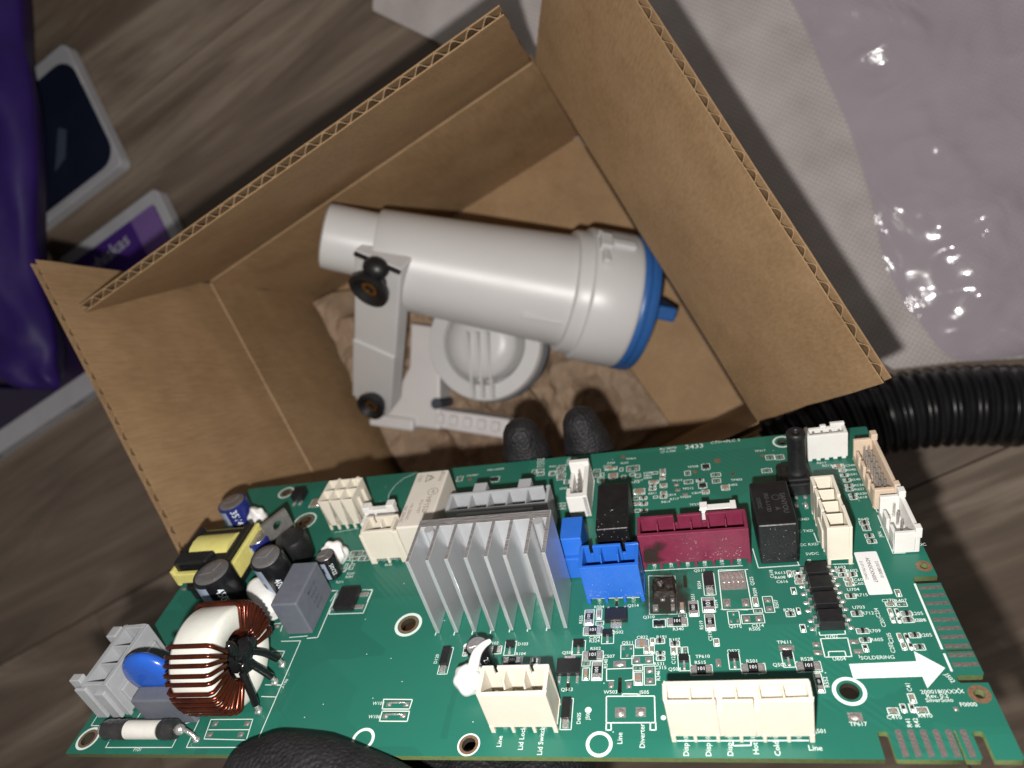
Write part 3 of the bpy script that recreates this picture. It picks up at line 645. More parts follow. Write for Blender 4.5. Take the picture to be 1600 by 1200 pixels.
def panel(name, A, B, U, L, outward, trim=.0, wavy=True, pitch=.0072, rough_end=False, seed=0):
    """corrugated board from crease A-B, running L metres along U; liners plus wave-shaped fluting"""
    A = Vector(A); B = Vector(B); U = Vector(U).normalized()
    ax = (B - A); W = ax.length; ax.normalize()
    nrm = Vector(outward); nrm -= ax * nrm.dot(ax); nrm -= U * nrm.dot(U); nrm.normalize()
    def P(s, t, d): return CB @ (A + ax * s + U * t + nrm * d)
    m = MB()
    nseg = 26; ng = 10
    for d0, d1, sd in ((0, .00045, 1), (TH - .00045, TH, 2)):
        vs = []; fs = []
        for j in range(ng + 1):
            for i in range(nseg + 1):
                s = trim + (W - 2 * trim) * i / nseg; t = L * j / ng
                wob = .0005 * noise.noise((s * 24 + seed, t * 24, sd)) if 0 < j else 0
                if j == ng: t += .00035 * noise.noise((s * 200, seed + sd, 0))
                if i in (0, nseg) and j > 0: s += .0008 * noise.noise((t * 170, seed + sd, i))
                if j == ng: wob *= .3
                vs.append(P(s, t, d0 + wob)); vs.append(P(s, t, d1 + wob))
        K = 2 * (nseg + 1)
        for j in range(ng):
            for i in range(nseg):
                a = j * K + 2 * i
                fs += [(a, a + 2, a + K + 2, a + K), (a + 1, a + K + 1, a + K + 3, a + 3)]
        for i in range(nseg):
            a = ng * K + 2 * i; fs.append((a, a + 2, a + 3, a + 1)); b = 2 * i; fs.append((b, b + 1, b + 3, b + 2))
        for j in range(ng):
            a = j * K; fs.append((a, a + K, a + K + 1, a + 1)); b = j * K + 2 * nseg; fs.append((b, b + 1, b + K + 1, b + K))
        m.add(vs, fs, 0, False)
    o = m.build(name, card, carton)
    if wavy:
        c = MB(); vs = []; fs = []
        n = int((W - 2 * trim) / pitch * 10)
        ph = seed * 1.3
        for i in range(n + 1):
            s = trim + .0006 + (W - 2 * trim - .0012) * i / n
            d = TH / 2 + (TH / 2 - .00055) * math.sin(2 * math.pi * s / pitch + ph + .9 * noise.noise((s * 40, seed, 3)))
            th = .00016
            vs += [P(s, .002, d - th), P(s, .002, d + th), P(s, L - .0006, d - th), P(s, L - .0006, d + th)]
        for i in range(n):
            a = 4 * i
            fs += [(a, a + 4, a + 6, a + 2), (a + 1, a + 3, a + 7, a + 5)]
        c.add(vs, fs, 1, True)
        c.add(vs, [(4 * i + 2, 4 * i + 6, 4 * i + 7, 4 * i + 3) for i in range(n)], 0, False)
        c.build('fluting', [cardcore, fluteshade], o)
    return o

up = Vector((0, 0, 1))
at = lambda p, z: Vector((p.x, p.y, z))
z0 = .0062
panel('wall', at(C2, z0), at(C1, z0), up, BOX_Z - z0, (0, 1, 0), wavy=False, seed=1)
panel('wall', at(C1, z0), at(C4, z0), up, BOX_Z - z0, (1, 0, 0), wavy=False, seed=2)
panel('wall', at(C3, z0), at(C2, z0), up, BOX_Z - z0, (-1, 0, 0), wavy=False, seed=3)
panel('wall', at(C4, z0), at(C3, z0), up, BOX_Z - z0, (0, -1, 0), wavy=False, seed=4)
panel('flap', at(C2, BOX_Z + .0006), at(C1, BOX_Z + .0006), (.012, -.275, .96), .1005, (0, 1, 0), trim=.0016, seed=5)
panel('flap', at(C1, BOX_Z + .0006), at(C4, BOX_Z + .0006), (.357, .048, .932), .1005, (1, 0, 0), trim=.0006, seed=6)
panel('flap', at(C3, BOX_Z + .0006), at(C2, BOX_Z + .0006), (-.05, .035, 1.0), .1, (-1, 0, 0), trim=.0014, seed=7)
panel('flap', at(C4, BOX_Z + .0006) + Vector((0, -.003, 0)), at(C3, BOX_Z + .0006) + Vector((0, -.003, 0)), (0, -.82, -.57), .1, (0, -.5, .8), trim=.002, seed=8)
# bottom: two flaps meeting in the middle
cc = (C1 + C2 + C3 + C4) / 4
m_ = MB()
for a, b, zz in ((0.0, .4985, .0028), (.5015, 1.0, .0028)):
    e0 = C2 + (C1 - C2) * 0; pts = []
    def q(sx, sy): return CB @ at(C2 + (C1 - C2) * sx + (C3 - C2) * sy, 0)
    for (sx, sy) in ((.002, a + .002), (.998, a + .002), (.998, b - .002), (.002, b - .002)): pts.append(q(sx, sy))
    vs = [(p.x, p.y, zz) for p in pts] + [(p.x, p.y, zz + .0033) for p in pts]
    mm = MB().hexa(vs)
    mm.build('bottom_flap', card, carton)
# scored creases: a rounded ridge of pressed liner along each fold
for A, B in ((C2, C1), (C3, C2)):
    mm = MB(); n = 40; pts = []
    A3 = at(A, BOX_Z + .0004); B3 = at(B, BOX_Z + .0004)
    for i in range(n + 1):
        p = A3.lerp(B3, .008 + .984 * i / n); pts.append(CB @ (p + Vector((.0002 * noise.noise((i * .7, 1, 2)), .0002 * noise.noise((i * .7, 5, 2)), .0002 * noise.noise((i * .7, 9, 2))))))
    mm.tube(pts, .0007, 6)
    mm.build('crease', cardcore, carton)

# ------------------------------------------------------------------ crumpled kraft paper under the pump
def crumple(x, y, sd):
    p = Vector((x * 17, y * 17, sd))
    h = 1 - abs(noise.noise(p)); h2 = 1 - abs(noise.noise(p * 2.3 + Vector((3, 1, 0)))); h3 = 1 - abs(noise.noise(p * 5.1))
    return .55 * h ** 2 + .3 * h2 ** 2 + .15 * h3
kp = MB(); nx, ny = 46, 42; vs = []; fs = []
for j in range(ny + 1):
    for i in range(nx + 1):
        s, t = i / nx, j / ny
        x = -.2035 + s * .165 - (.02 * t if s > .5 else 0) + .004 * noise.noise((t * 9, 2, 1))
        y = -.030 + t * .178 + .004 * noise.noise((s * 9, 7, 1))
        if s > .72: y += (s - .72) * -.10 * t
        x = max(x, -.2095 + (.1609 - y) * -.0 + (.1609 - y) * .05 + .0025)
        e = min(s, t, 1 - s, 1 - t)
        z = .0075 + .030 * crumple(x * 1.8, y * 1.8, 2.0) * min(1, .35 + e * 4) + .030 * max(0, .2 - s) / .2
        vs.append((x + .1, y - .05, z))
fs = [(j * (nx + 1) + i, j * (nx + 1) + i + 1, (j + 1) * (nx + 1) + i + 1, (j + 1) * (nx + 1) + i) for j in range(ny) for i in range(nx)]
kp.add(vs, fs, 0, False)
kpo = kp.build('packing_paper', kraft)
kpo.location = (-.1, .05, 0)
sol = kpo.modifiers.new('thickness', 'SOLIDIFY'); sol.thickness = .0002
tag(kpo, 'crumpled brown packing paper bunched under the white pump inside the box', 'paper')

# ------------------------------------------------------------------ drain pump in the box
pump = empty('drain_pump', T(-.11, .07, .03))
tag(pump, 'white plastic drain pump with blue filter cap lying in the cardboard box', 'pump')
PI_ = pump.matrix_world.inverted()
pA = Vector((-.1365, .1423, .135)); pB = Vector((-.008, .0324, .055))
pd_ = (pB - pA).normalized()
PM = PI_ @ Matrix.Translation(pA) @ pd_.to_track_quat('Z', 'Y').to_matrix().to_4x4()
pA2 = Vector((-0.1415, 0.1394, .130))
SM = PM
pd_ = (pB - pA2).normalized()
PM = PI_ @ Matrix.Translation(pA2) @ pd_.to_track_quat('Z', 'Y').to_matrix().to_4x4()
def lat(name, prof, m, parent=pump, n=56, MX=None):
    b = MB(); b.M = MX or PM; b.lathe(prof, n); return b.build(name, m, parent)
stub = lat('inlet_pipe', [(.0130, .0015), (.0150, -.0005), (.0166, .0005), (.0168, .004), (.0172, .034)], pumpwhite, MX=SM)
body = lat('filter_housing', [(.0150, .0255), (.0238, .0255), (.0248, .0268), (.0256, .045), (.0304, .1290), (.0306, .1295)], pumpwhite)
coll = lat('collar', [(.0306, 0.1285), (.0330, 0.1288), (.0336, 0.1296), (.0338, 0.1355), (.0340, 0.1360), (.0358, 0.1365), (.0363, 0.1374), (.0372, 0.1600), (.0369, 0.1618), (.0360, 0.1624)], pumpwhite)
lat('blue_filter_cap', [(.030, 0.1618), (.0370, 0.1620), (.0376, 0.1630), (.0375, 0.1658), (.0367, 0.1664), (.0376, 0.1671), (.0374, 0.1702), (.0365, 0.1712), (.020, 0.1722), (.0, 0.1724)], capblue)
side = PM.inverted() @ PI_ @ Vector((-.0164, -.0127, .46))
ang0 = math.degrees(math.atan2(side.y, side.x))
GA = ang0 + 8
b = MB(); b.M = PM @ RZ(GA)
b.box(-.012, -.0040, .171, .012, .0040, .191); b.box(-.0042, -.015, .171, .0042, .015, .181)
b.build('cap_grip', capblue, pump, bevel=.0015, seg=3)
b = MB(); b.M = PM @ RZ(ang0 - 50)
b.box(.0345, -.0062, .1375, .0400, .0040, .1440); b.box(.0362, -.0042, .144, .0392, .0005, .157); b.box(.0345, .0040, .1388, .0382, .013, .1425); b.box(.0340, -.0105, .1370, .0375, -.0062, .1400)
b.build('latch_tab', pumpwhite, pump, bevel=.0008)
b = MB(); b.M = PM @ RZ(ang0 + 30)
b.box(.027, -.0009, .104, .0306, .0009, .126)
b.build('moulded_rib', pumpwhite, pump, bevel=.0006)
# mounting arm with two rubber feet
a_t = Vector((-.1128, .1133, .1460)); a_b = Vector((-.1830, .0650, .0760))
adir = (a_b - a_t).normalized(); camdir = (Vector((-.05, 0, .457)) - (a_t + a_b) / 2)
ax = Vector((.0199, -.0168, .002)).normalized(); ax = (ax - adir * ax.dot(adir)).normalized(); az = adir.cross(ax) * -1
if az.dot(camdir) < 0: az = -az
AM = PI_ @ Matrix.Translation(a_t) @ Matrix((( adir.x, ax.x, az.x, 0), (adir.y, ax.y, az.y, 0), (adir.z, ax.z, az.z, 0), (0, 0, 0, 1)))
LA = (a_b - a_t).length
b = MB(); b.M = AM
pl = [(.001, -.013)] + [(LA - .002, -.013)] + [(LA + .0085 * math.sin(t_ * math.pi / 6) , -.013 * math.cos(t_ * math.pi / 6)) for t_ in range(1, 6)] + [(LA - .002, .013), (.001, .013)]
b.prism(pl, -.012, 0)
arm = b.build('mounting_arm', pumpwhite, pump, bevel=.0012, seg=3)
b = MB(); b.M = AM
b.box(.062, -.0131, -.0115, LA, .0131, .0012)
b.build('arm_step', pumpwhite, arm, bevel=.001)
for (t_, q_, s_, tl, nk) in ((.0125, .000, 1.0, 10, -.005), (LA - .006, .0035, .82, -4, -.005)):
    FM = AM @ T(t_, q_, nk) @ RY(tl)
    b = MB(); b.M = FM
    b.lathe([(.0070, -.003), (.0072, .002), (.0058, .0040), (.0058, .0062), (.0098 * s_, .0100), (.0108 * s_, .0126), (.0105 * s_, .0142), (.0085 * s_, .0148), (.0052 * s_, .0124), (.0046 * s_, .0120)], 32)
    g = b.build('rubber_foot', rubber, pump)
    b = MB(); b.M = FM
    b.lathe([(.0042 * s_, .0108), (.0042 * s_, .0124), (.0026, .0124), (.0022, .0100)], 20); b.build('brass_insert', brass, g)
b = MB(); b.M = AM; b.ball((.0035, .001, .003), (.0055, .0068, .0058), 18); b.build('rubber_plug', rubber, pump)
b = MB(); b.M = AM; b.cyl((.002, -.012, .001), (.002, .013, .001), .0012, n=8); b.build('wire_clip', rubber, pump)
# pump volute, motor and terminal block
cD = Vector((-.1106, .0673, .052))
b = MB(); b.M = PI_ @ T(*cD)
b.lathe([(.0345, -.012), (.0362, -.010), (.0365, -.003), (.0358, -.0018), (.0352, 0), (.0262, 0), (.0254, -.0012), (.0248, -.0150), (.0240, -.0160), (.0, -.0160)], 64)
vol = b.build('volute_cover', pumpwhite, pump)
b = MB(); b.M = PI_ @ T(*cD); b.lathe([(.0240, -.0150), (.0222, .0040), (.0205, .0070), (.0120, .0088), (.0, .0092)], 48); b.build('volute_dome', pumpwhite, vol)
for k in (-1, 0, 1):
    b = MB(); b.M = PI_ @ T(*cD) @ RZ(-118) @ T(0, k * .0062, 0)
    b.hexa([(-.006, -.0012, -.004), (.034, -.0012, -.001), (.034, .0012, -.001), (-.006, .0012, -.004), (-.006, -.0008, .0150), (.0335, -.0008, .0035), (.0335, .0008, .0035), (-.006, .0008, .0150)])
    b.build('rib', pumpwhite, vol, bevel=.0006)
b = MB(); b.M = PI_ @ T(*cD); b.lathe([(.0372, -.022), (.0374, -.0125), (.0340, -.0122)], 64); b.build('gasket', darkgasket, pump)
b = MB(); b.M = PI_ @ T(*cD); b.lathe([(.034, -.030), (.0355, -.022), (.0355, -.0125)], 48); b.build('motor_can', pumpback, pump)
def slab(name, pts, z0, z1, m, parent=pump, bv=.0012):
    b = MB(); b.M = PI_.copy(); b.prism(pts, z0, z1); return b.build(name, m, parent, bevel=bv)
slab('motor_bracket', [(-.1965, .0565), (-.1630, .0335), (-.1320, .0895), (-.1480, .1015), (-.1620, .0780)], .010, .049, pumpback)
slab('bracket_foot', [(-.203, .0575), (-.178, .0405), (-.174, .047), (-.199, .064)], .008, .053, pumpback)
blk = slab('terminal_block', [(-.1675, .0375), (-.1275, .0090), (-.1200, .0190), (-.1595, .0465)], .010, .0465, pumpback)
for k in range(5):
    f = .14 + .18 * k
    p = Vector((-.1628, .0482, 0)).lerp(Vector((-.1208, .0191, 0)), f) + Vector((-.0028, -.0042, 0))
    b = MB(); b.M = PI_ @ T(p.x, p.y, .0465) @ RZ(-35); b.box(-.0026, -.003, 0, .0026, .003, .0035); b.build('terminal_tower', pumpback, blk, bevel=.0009)
for f in (.28, .78):
    p = Vector((-.1693, .0383, 0)).lerp(Vector((-.1285, .0092, 0)), f)
    b = MB(); b.M = PI_; b.ball((p.x + .0005, p.y + .001, .026), .0022, 12); b.build('rivet', pumpwhite, blk)
b = MB(); b.M = PI_; b.cyl((-.156, .0487, .030), (-.156, .0487, .052), .0035, n=16); b.build('screw_boss', darkgasket, pump)
b = MB(); b.M = PI_; b.tube([(-.169, .092, .060), (-.176, .082, .056), (-.184, .070, .050), (-.190, .058, .044)], .0016, 8); b.build('motor_cable', darkgasket, pump)

# ------------------------------------------------------------------ corrugated black hose on the floor
hp = [(.42, -.235, .024), (.30, -.185, .024), (.20, -.136, .0245), (.1428, -.1093, .0245), (.1003, -.0880, .0245), (.066, -.0765, .0245), (.030, -.0725, .0245), (-.02, -.078, .024), (-.08, -.095, .024), (-.14, -.14, .024)]
def catmull(P, n):
    P = [Vector(p) for p in P]; out = []
    for i in range(len(P) - 1):
        a, b, c, d = P[max(i - 1, 0)], P[i], P[i + 1], P[min(i + 2, len(P) - 1)]
        for k in range(n):
            t_ = k / n
            out.append(.5 * ((2 * b) + (c - a) * t_ + (2 * a - 5 * b + 4 * c - d) * t_ ** 2 + (3 * b - a - 3 * c + d) * t_ ** 3))
    out.append(P[-1]); return out
dense = catmull(hp, 200)
acc = 0; samp = []; last = None; step = .0009; nxt = 0
for a, b in zip(dense, dense[1:]):
    l = (b - a).length
    while nxt <= acc + l and l > 0:
        samp.append(a.lerp(b, (nxt - acc) / l)); nxt += step
    acc += l
rad = [.0203 + .0014 * max(-.75, min(1, 1.7 * math.sin(2 * math.pi * i * step / .0058))) for i in range(len(samp))]
h_ = MB(); h_.tube(samp, rad, 28)
hose = h_.build('corrugated_hose', hosemat)
tag(hose, 'black corrugated plastic hose lying on the floor beside the box', 'hose')

# ------------------------------------------------------------------ clear plastic bag on the mat
edge = [(.135, .40), (.139, .26), (.1407, .1589), (.1360, .11), (.1328, .0761), (.1240, .035), (.1131, -.006), (.1140, -.045), (.1209, -.0695), (.150, -.0830)]
ed = catmull([(x_, y_, 0) for x_, y_ in edge], 24)
def fold(x, y, sd):
    p = Vector((x * 12, y * 12, sd))
    return (.6 * (1 - abs(noise.noise(p))) ** 3 + .3 * (1 - abs(noise.noise(p * 2.2 + Vector((5, 2, 1))))) ** 3 + .18 * (1 - abs(noise.noise(p * 5.0))) ** 2)
for layer, (off, zb, amp, sd) in enumerate(((0.0, .0045, .011, 3.0),)):
    fm = MB(); vs = []; NXX = 110
    for e in ed:
        for i in range(NXX + 1):
            s = i / NXX
            x = e.x + off + s * .34; y_ = e.y - s * .06
            zz = zb + amp * fold(x, y_, sd) * min(1, s * 9 + .12)
            vs.append((x - .25, y_ - .1, zz))
    n1_ = len(ed)
    fs = [(j * (NXX + 1) + i, j * (NXX + 1) + i + 1, (j + 1) * (NXX + 1) + i + 1, (j + 1) * (NXX + 1) + i) for j in range(n1_ - 1) for i in range(NXX)]
    fm.add(vs, fs, 0, True)
    bag = fm.build('plastic_bag', film)
    bag.location = (.25, .1, 0)
tag(bag, 'crumpled clear plastic bag with bright glints lying over the grey mat', 'bag')

# ------------------------------------------------------------------ cartons and pouch on the floor at the left
def rrect(x0, y0, x1, y1, r, n=5):
    pts = []
    for cx, cy, a in ((x1 - r, y1 - r, 0), (x0 + r, y1 - r, 90), (x0 + r, y0 + r, 180), (x1 - r, y0 + r, 270)):
        for k in range(n + 1):
            an = math.radians(a + 90 * k / n); pts.append((cx + r * math.cos(an), cy + r * math.sin(an)))
    return pts
c1 = empty('food_carton', T(-.41, .39, 0))
tag(c1, 'dark navy carton with white border lying beside the purple pouch', 'carton', 'cartons on the floor at the left')
MB().prism(rrect(-.11, -.055, .098, .057, .006), .001, .0115).build('carton_body', cardwhite, c1, bevel=.001)
MB().prism(rrect(-.10, -.049, .0960, .045, .016), .0116, .0121).build('printed_panel', cardnavy, c1)
MB().prism([(.040, -.026), (.054, -.022), (.066, -.004), (.060, .002)], .0122, .0124).build('printed_drop', cardnavy2, c1)
MB().box(.0962, .018, .0116, .0978, .034, .0120).build('grey_mark', filler, c1)
c2 = empty('food_carton', T(-.345, .255, 0))
tag(c2, 'purple carton with white border and white script partly behind the box flap', 'carton', 'cartons on the floor at the left')
MB().prism(rrect(-.060, -.060, .050, .0485, .005), .001, .0115).build('carton_body', cardwhite, c2, bevel=.001)
MB().prism(rrect(-.059, -.059, .0425, .038, .003), .0116, .0121).build('printed_panel', cardpurple, c2)
MB().prism([(.018, .0375), (.020, -.058), (.042, -.058), (.042, .0375)], .0122, .0125).build('lilac_band', cardlilac, c2)
v_, f_ = text_mesh('whiskas', .0150)
b = MB(); b.M = T(-.0135, .026, .0124) @ RZ(4); b.add(v_, f_); b.build('script_print', cardwhite, c2)
c3 = empty('food_carton', T(-.50, .24, 0))
tag(c3, 'purple carton, its panel coloured dark for shade, with white lower edge at the left of the box', 'carton', 'cartons on the floor at the left')
MB().prism(rrect(-.16, -.046, .100, .045, .004), .001, .017).build('carton_body', cardwhite, c3, bevel=.001)
MB().prism(rrect(-.15, -.030, .092, .042, .010), .0171, .0176).build('printed_panel', cardshade, c3)
MB().prism(rrect(-.145, -.028, -.028, .030, .008), .0177, .0180).build('lilac_band', cardlilac, c3)
for k, xx in enumerate((-.045, .055)):
    v_, f_ = text_mesh('iiiiiiii', .008)
    b = MB(); b.M = T(xx, -.0462, .010) @ RX(90); b.add(v_, f_); b.build('fine_print', ink, c3)
# soft pouch standing over them, right beside the frame's edge
pm = MB(); n2_ = 40; vs = []
redge = catmull([(-.160, .64, 0), (-.220, .53, 0), (-.273, .4146, 0), (-.306, .336, 0), (-.347, .263, 0), (-.3630, .2063, 0), (-.379, .176, 0)], 10)
n1_ = len(redge) - 1
for j, e in enumerate(redge):
    t_ = j / n1_
    dirp = (redge[min(j + 1, n1_)] - redge[max(j - 1, 0)]).normalized(); sd_ = Vector((dirp.y, -dirp.x, 0))
    if sd_.x > 0: sd_ = -sd_
    w_ = .060 * (1 - max(0, (t_ - .70) / .30) ** 2 * .80)
    end = (1 - (2 * t_ - 1) ** 10) ** .5
    th_ = .030 * end * (1 - .55 * max(0, (t_ - .6) / .4)) + .0012
    for i in range(n2_):
        a = 2 * math.pi * i / n2_
        cx = math.copysign(abs(math.cos(a)) ** .8, math.cos(a)); sx = math.copysign(abs(math.sin(a)) ** 1.25, math.sin(a))
        k = 1 + .6 * noise.noise((math.cos(a) * 2.5, t_ * 12, math.sin(a) * 2.5))
        ins = .004 * (1 + noise.noise((t_ * 12, 4, 2)))
        p = e + sd_ * (w_ + ins) + sd_ * (-w_ * cx) + Vector((0, 0, .085 + (th_ * sx * k if sx > 0 else .0825 * sx * end))) + sd_ * (.060 * max(0, -sx))
        vs.append(p - Vector((-.33, .36, .06)))
fs = [(j * n2_ + i, j * n2_ + (i + 1) % n2_, (j + 1) * n2_ + (i + 1) % n2_, (j + 1) * n2_ + i) for j in range(n1_) for i in range(n2_)]
fs += [list(range(n2_))[::-1], [n1_ * n2_ + i for i in range(n2_)]]
pm.add(vs, fs, 0, True)
po = pm.build('pouch', pouch); po.location = (-.33, .36, .06)
tag(po, 'glossy deep purple soft pouch at the far left, overlapping the navy carton', 'pouch')

# ================================================================== THE CIRCUIT BOARD
# board frame: x along the long edge (mm), y towards the far edge, z out of the component side
MM = .001
BW, BH, BT = 235.0, 112.3, 1.6
BM = Matrix(((.93573, .15911, .31478, -.20353), (-.35196, .47926, .80401, -.01705), (-.02293, -.86313, .50446, CAM_Z - .15034), (0, 0, 0, 1)))
pcbo = empty('circuit_board', BM)
tag(pcbo, 'green appliance control circuit board crowded with connectors, relays, heatsink and coils', 'circuit board')

def board_curve():
    cu = bpy.data.curves.new('substrate', 'CURVE'); cu.dimensions = '2D'; cu.fill_mode = 'BOTH'; cu.extrude = BT / 2 * MM
    def sp(pts):
        s = cu.splines.new('POLY'); s.points.add(len(pts) - 1)
        for p, (x, y) in zip(s.points, pts): p.co = (x * MM, y * MM, 0, 1)
        s.use_cyclic_u = True
    def circ(x, y, r, n=28): sp([(x + r * math.cos(2 * math.pi * i / n), y + r * math.sin(2 * math.pi * i / n)) for i in range(n)])
    sp([(0, .4), (.4, 0), (209.8, 0), (209.8, 5.6), (210.2, 6), (211.5, 6), (211.9, 5.6), (211.9, .4), (212.3, 0), (224.3, .0), (224.3, 6.2), (224.8, 6.2), (224.8, 0), (227.3, 0), (227.7, .4), (227.7, 5.6), (228.1, 6), (229.4, 6), (229.8, 5.6), (229.8, 0),
        (234.6, 0), (235, .4), (235, 17.2), (229.8, 17.2), (229.3, 17.6), (229.3, 18.6), (229.7, 19), (234.6, 19), (235, 19.4), (235, 25.3), (229.5, 25.3), (229.5, 25.8), (235, 25.8), (235, 45.3), (229.7, 45.3), (229.3, 45.7), (229.3, 47.1), (229.7, 47.5), (235, 47.5),
        (235, BH - .4), (234.6, BH), (.4, BH), (0, BH - .4)])
    for x, y, r in ((92.4, 39.4, 2.3), (118.7, 2.9, 1.75), (206.7, 15.6, 2.1), (4.4, 4.4, 2.0), (232.3, 14.4, 1.1), (233.0, 50.9, .9), (36.3, 89.2, 2.4), (19.8, 107.2, 1.6), (208.1, 108.4, 1.6)): circ(x, y, r)
    for x0, x1, y0, y1 in ((154.5, 155.4, 16.0, 20.4), (172.2, 173.1, 47.9, 52.4), (153.3, 154.1, 42.0, 44.5), (141.5, 142.4, 16.6, 19.2)):
        sp([(x0, y0 + .3), (x0 + .3, y0), (x1 - .3, y0), (x1, y0 + .3), (x1, y1 - .3), (x1 - .3, y1), (x0 + .3, y1), (x0, y1 - .3)])
    o = bpy.data.objects.new('substrate', cu); COL.objects.link(o)
    me = bpy.data.meshes.new_from_object(o)
    bpy.data.objects.remove(o); bpy.data.curves.remove(cu)
    me.transform(Matrix.Translation((0, 0, -BT / 2 * MM)))
    me.materials.clear(); me.materials.append(pcb); me.materials.append(fibre); me.materials.append(holewall)
    for p in me.polygons:
        p.material_index = 0 if abs(p.normal.z) > .5 else 1
        cx, cy = p.center.x / MM, p.center.y / MM
        if p.material_index == 1 and .8 < cx < 228.9 and 6.5 < cy < BH - 1: p.material_index = 2
        if p.material_index == 1 and 1 < cx < 208 and 1 < cy < BH - 1: p.material_index = 2
    return me
sub = obj('substrate', board_curve(), pcbo)

# ---- print: silkscreen lines and lettering, one sheet of paint on the substrate
SZ = .05
sk = MB(MM)
def line(pts, w):
    for (x0, y0), (x1, y1) in zip(pts, pts[1:]):
        d = Vector((x1 - x0, y1 - y0)); l = d.length
        if l < 1e-3: continue
        d /= l; n = Vector((-d.y, d.x)) * w / 2; e = d * w / 2
        sk.add([(x0 - e.x - n.x, y0 - e.y - n.y, SZ), (x1 + e.x - n.x, y1 + e.y - n.y, SZ), (x1 + e.x + n.x, y1 + e.y + n.y, SZ), (x0 - e.x + n.x, y0 - e.y + n.y, SZ)], [(0, 1, 2, 3)])
def rect(x, y, w, h, lw=.2): line([(x - w / 2, y - h / 2), (x + w / 2, y - h / 2), (x + w / 2, y + h / 2), (x - w / 2, y + h / 2), (x - w / 2, y - h / 2)], lw)
def ring(x, y, r0, r1, n=40, z=SZ, b=None):
    b = b or sk
    vs = []
    for i in range(n):
        a = 2 * math.pi * i / n; vs += [(x + r0 * math.cos(a), y + r0 * math.sin(a), z), (x + r1 * math.cos(a), y + r1 * math.sin(a), z)]
    b.add(vs, [(2 * i, 2 * i + 1, 2 * ((i + 1) % n) + 1, 2 * ((i + 1) % n)) for i in range(n)])
for w, pts in LINES: line(pts, w)
for s, x, y_, size, rot in TEXTS:
    vs, fs = text_mesh(s, size)
    old = sk.M; sk.M = T(x, y_, SZ) @ RZ(rot); sk.add(vs, fs); sk.M = old
for x, y_, r0, r1 in ((92.4, 39.4, 3.3, 4.2), (118.7, 2.9, 2.45, 2.85), (150.4, 3.1, 2.3, 3.1), (206.7, 15.6, 2.75, 3.6), (4.4, 4.4, 2.75, 3.4), (90.2, 4.2, 2.3, 3.1), (208.1, 108.4, 2.5, 3.1), (36.3, 89.2, 3.9, 4.5), (19.8, 107.2, 2.7, 3.3), (59.2, 66.0, 4.9, 5.15)):
    ring(x, y_, r0, r1)
sk.add([(x, y_, SZ) for x, y_ in ARROW], [list(range(len(ARROW)))])
for (x, y_, r) in ((112.1, 31.2, .8), (147.4, 11.6, .8), (169.6, 46.0, .75), (165.2, 9.5, .6), (71.4, 49.5, .3)): ring(x, y_, 0.01, r)
# tiny marks and specks of print
for i in range(60):
    x, y_ = rnd.uniform(60, 232), rnd.uniform(3, 110); sk.add([(x, y_, SZ), (x + .25, y_, SZ), (x + .25, y_ + .25, SZ), (x, y_ + .25, SZ)], [(0, 1, 2, 3)])

pads = MB(MM); bumps = MB(MM)
cu_ = MB(MM)
def pad(x, y, w, h, dome=True):
    pads.box(x - w / 2, y - h / 2, .01, x + w / 2, y + h / 2, .09)
    if dome: pads.ball((x, y, .08), (w * .42, h * .42, min(w, h) * .16), 8)
for kind, x, y_, w, h in PADS:
    if kind == 't': pad(x, y_, w, h)
    else: cu_.lathe_at = None; cu_.M = T(x, y_, 0); cu_.lathe([(w / 2, .01), (w / 2, .09)], 16); cu_.M = Matrix.Identity(4)
for x, y_, r0, r1 in ((232.3, 14.4, 1.1, 2.2), (233.0, 50.9, .9, 1.9)): ring(x, y_, r0, r1, z=.07, b=cu_)
for x, y_, r0, r1 in ((92.4, 39.4, 2.3, 3.0), (4.4, 4.4, 2.0, 2.6), (36.3, 89.2, 2.4, 3.2), (19.8, 107.2, 1.6, 2.3), (118.7, 2.9, 1.75, 2.4)): ring(x, y_, r0, r1, z=.04, b=cu_)

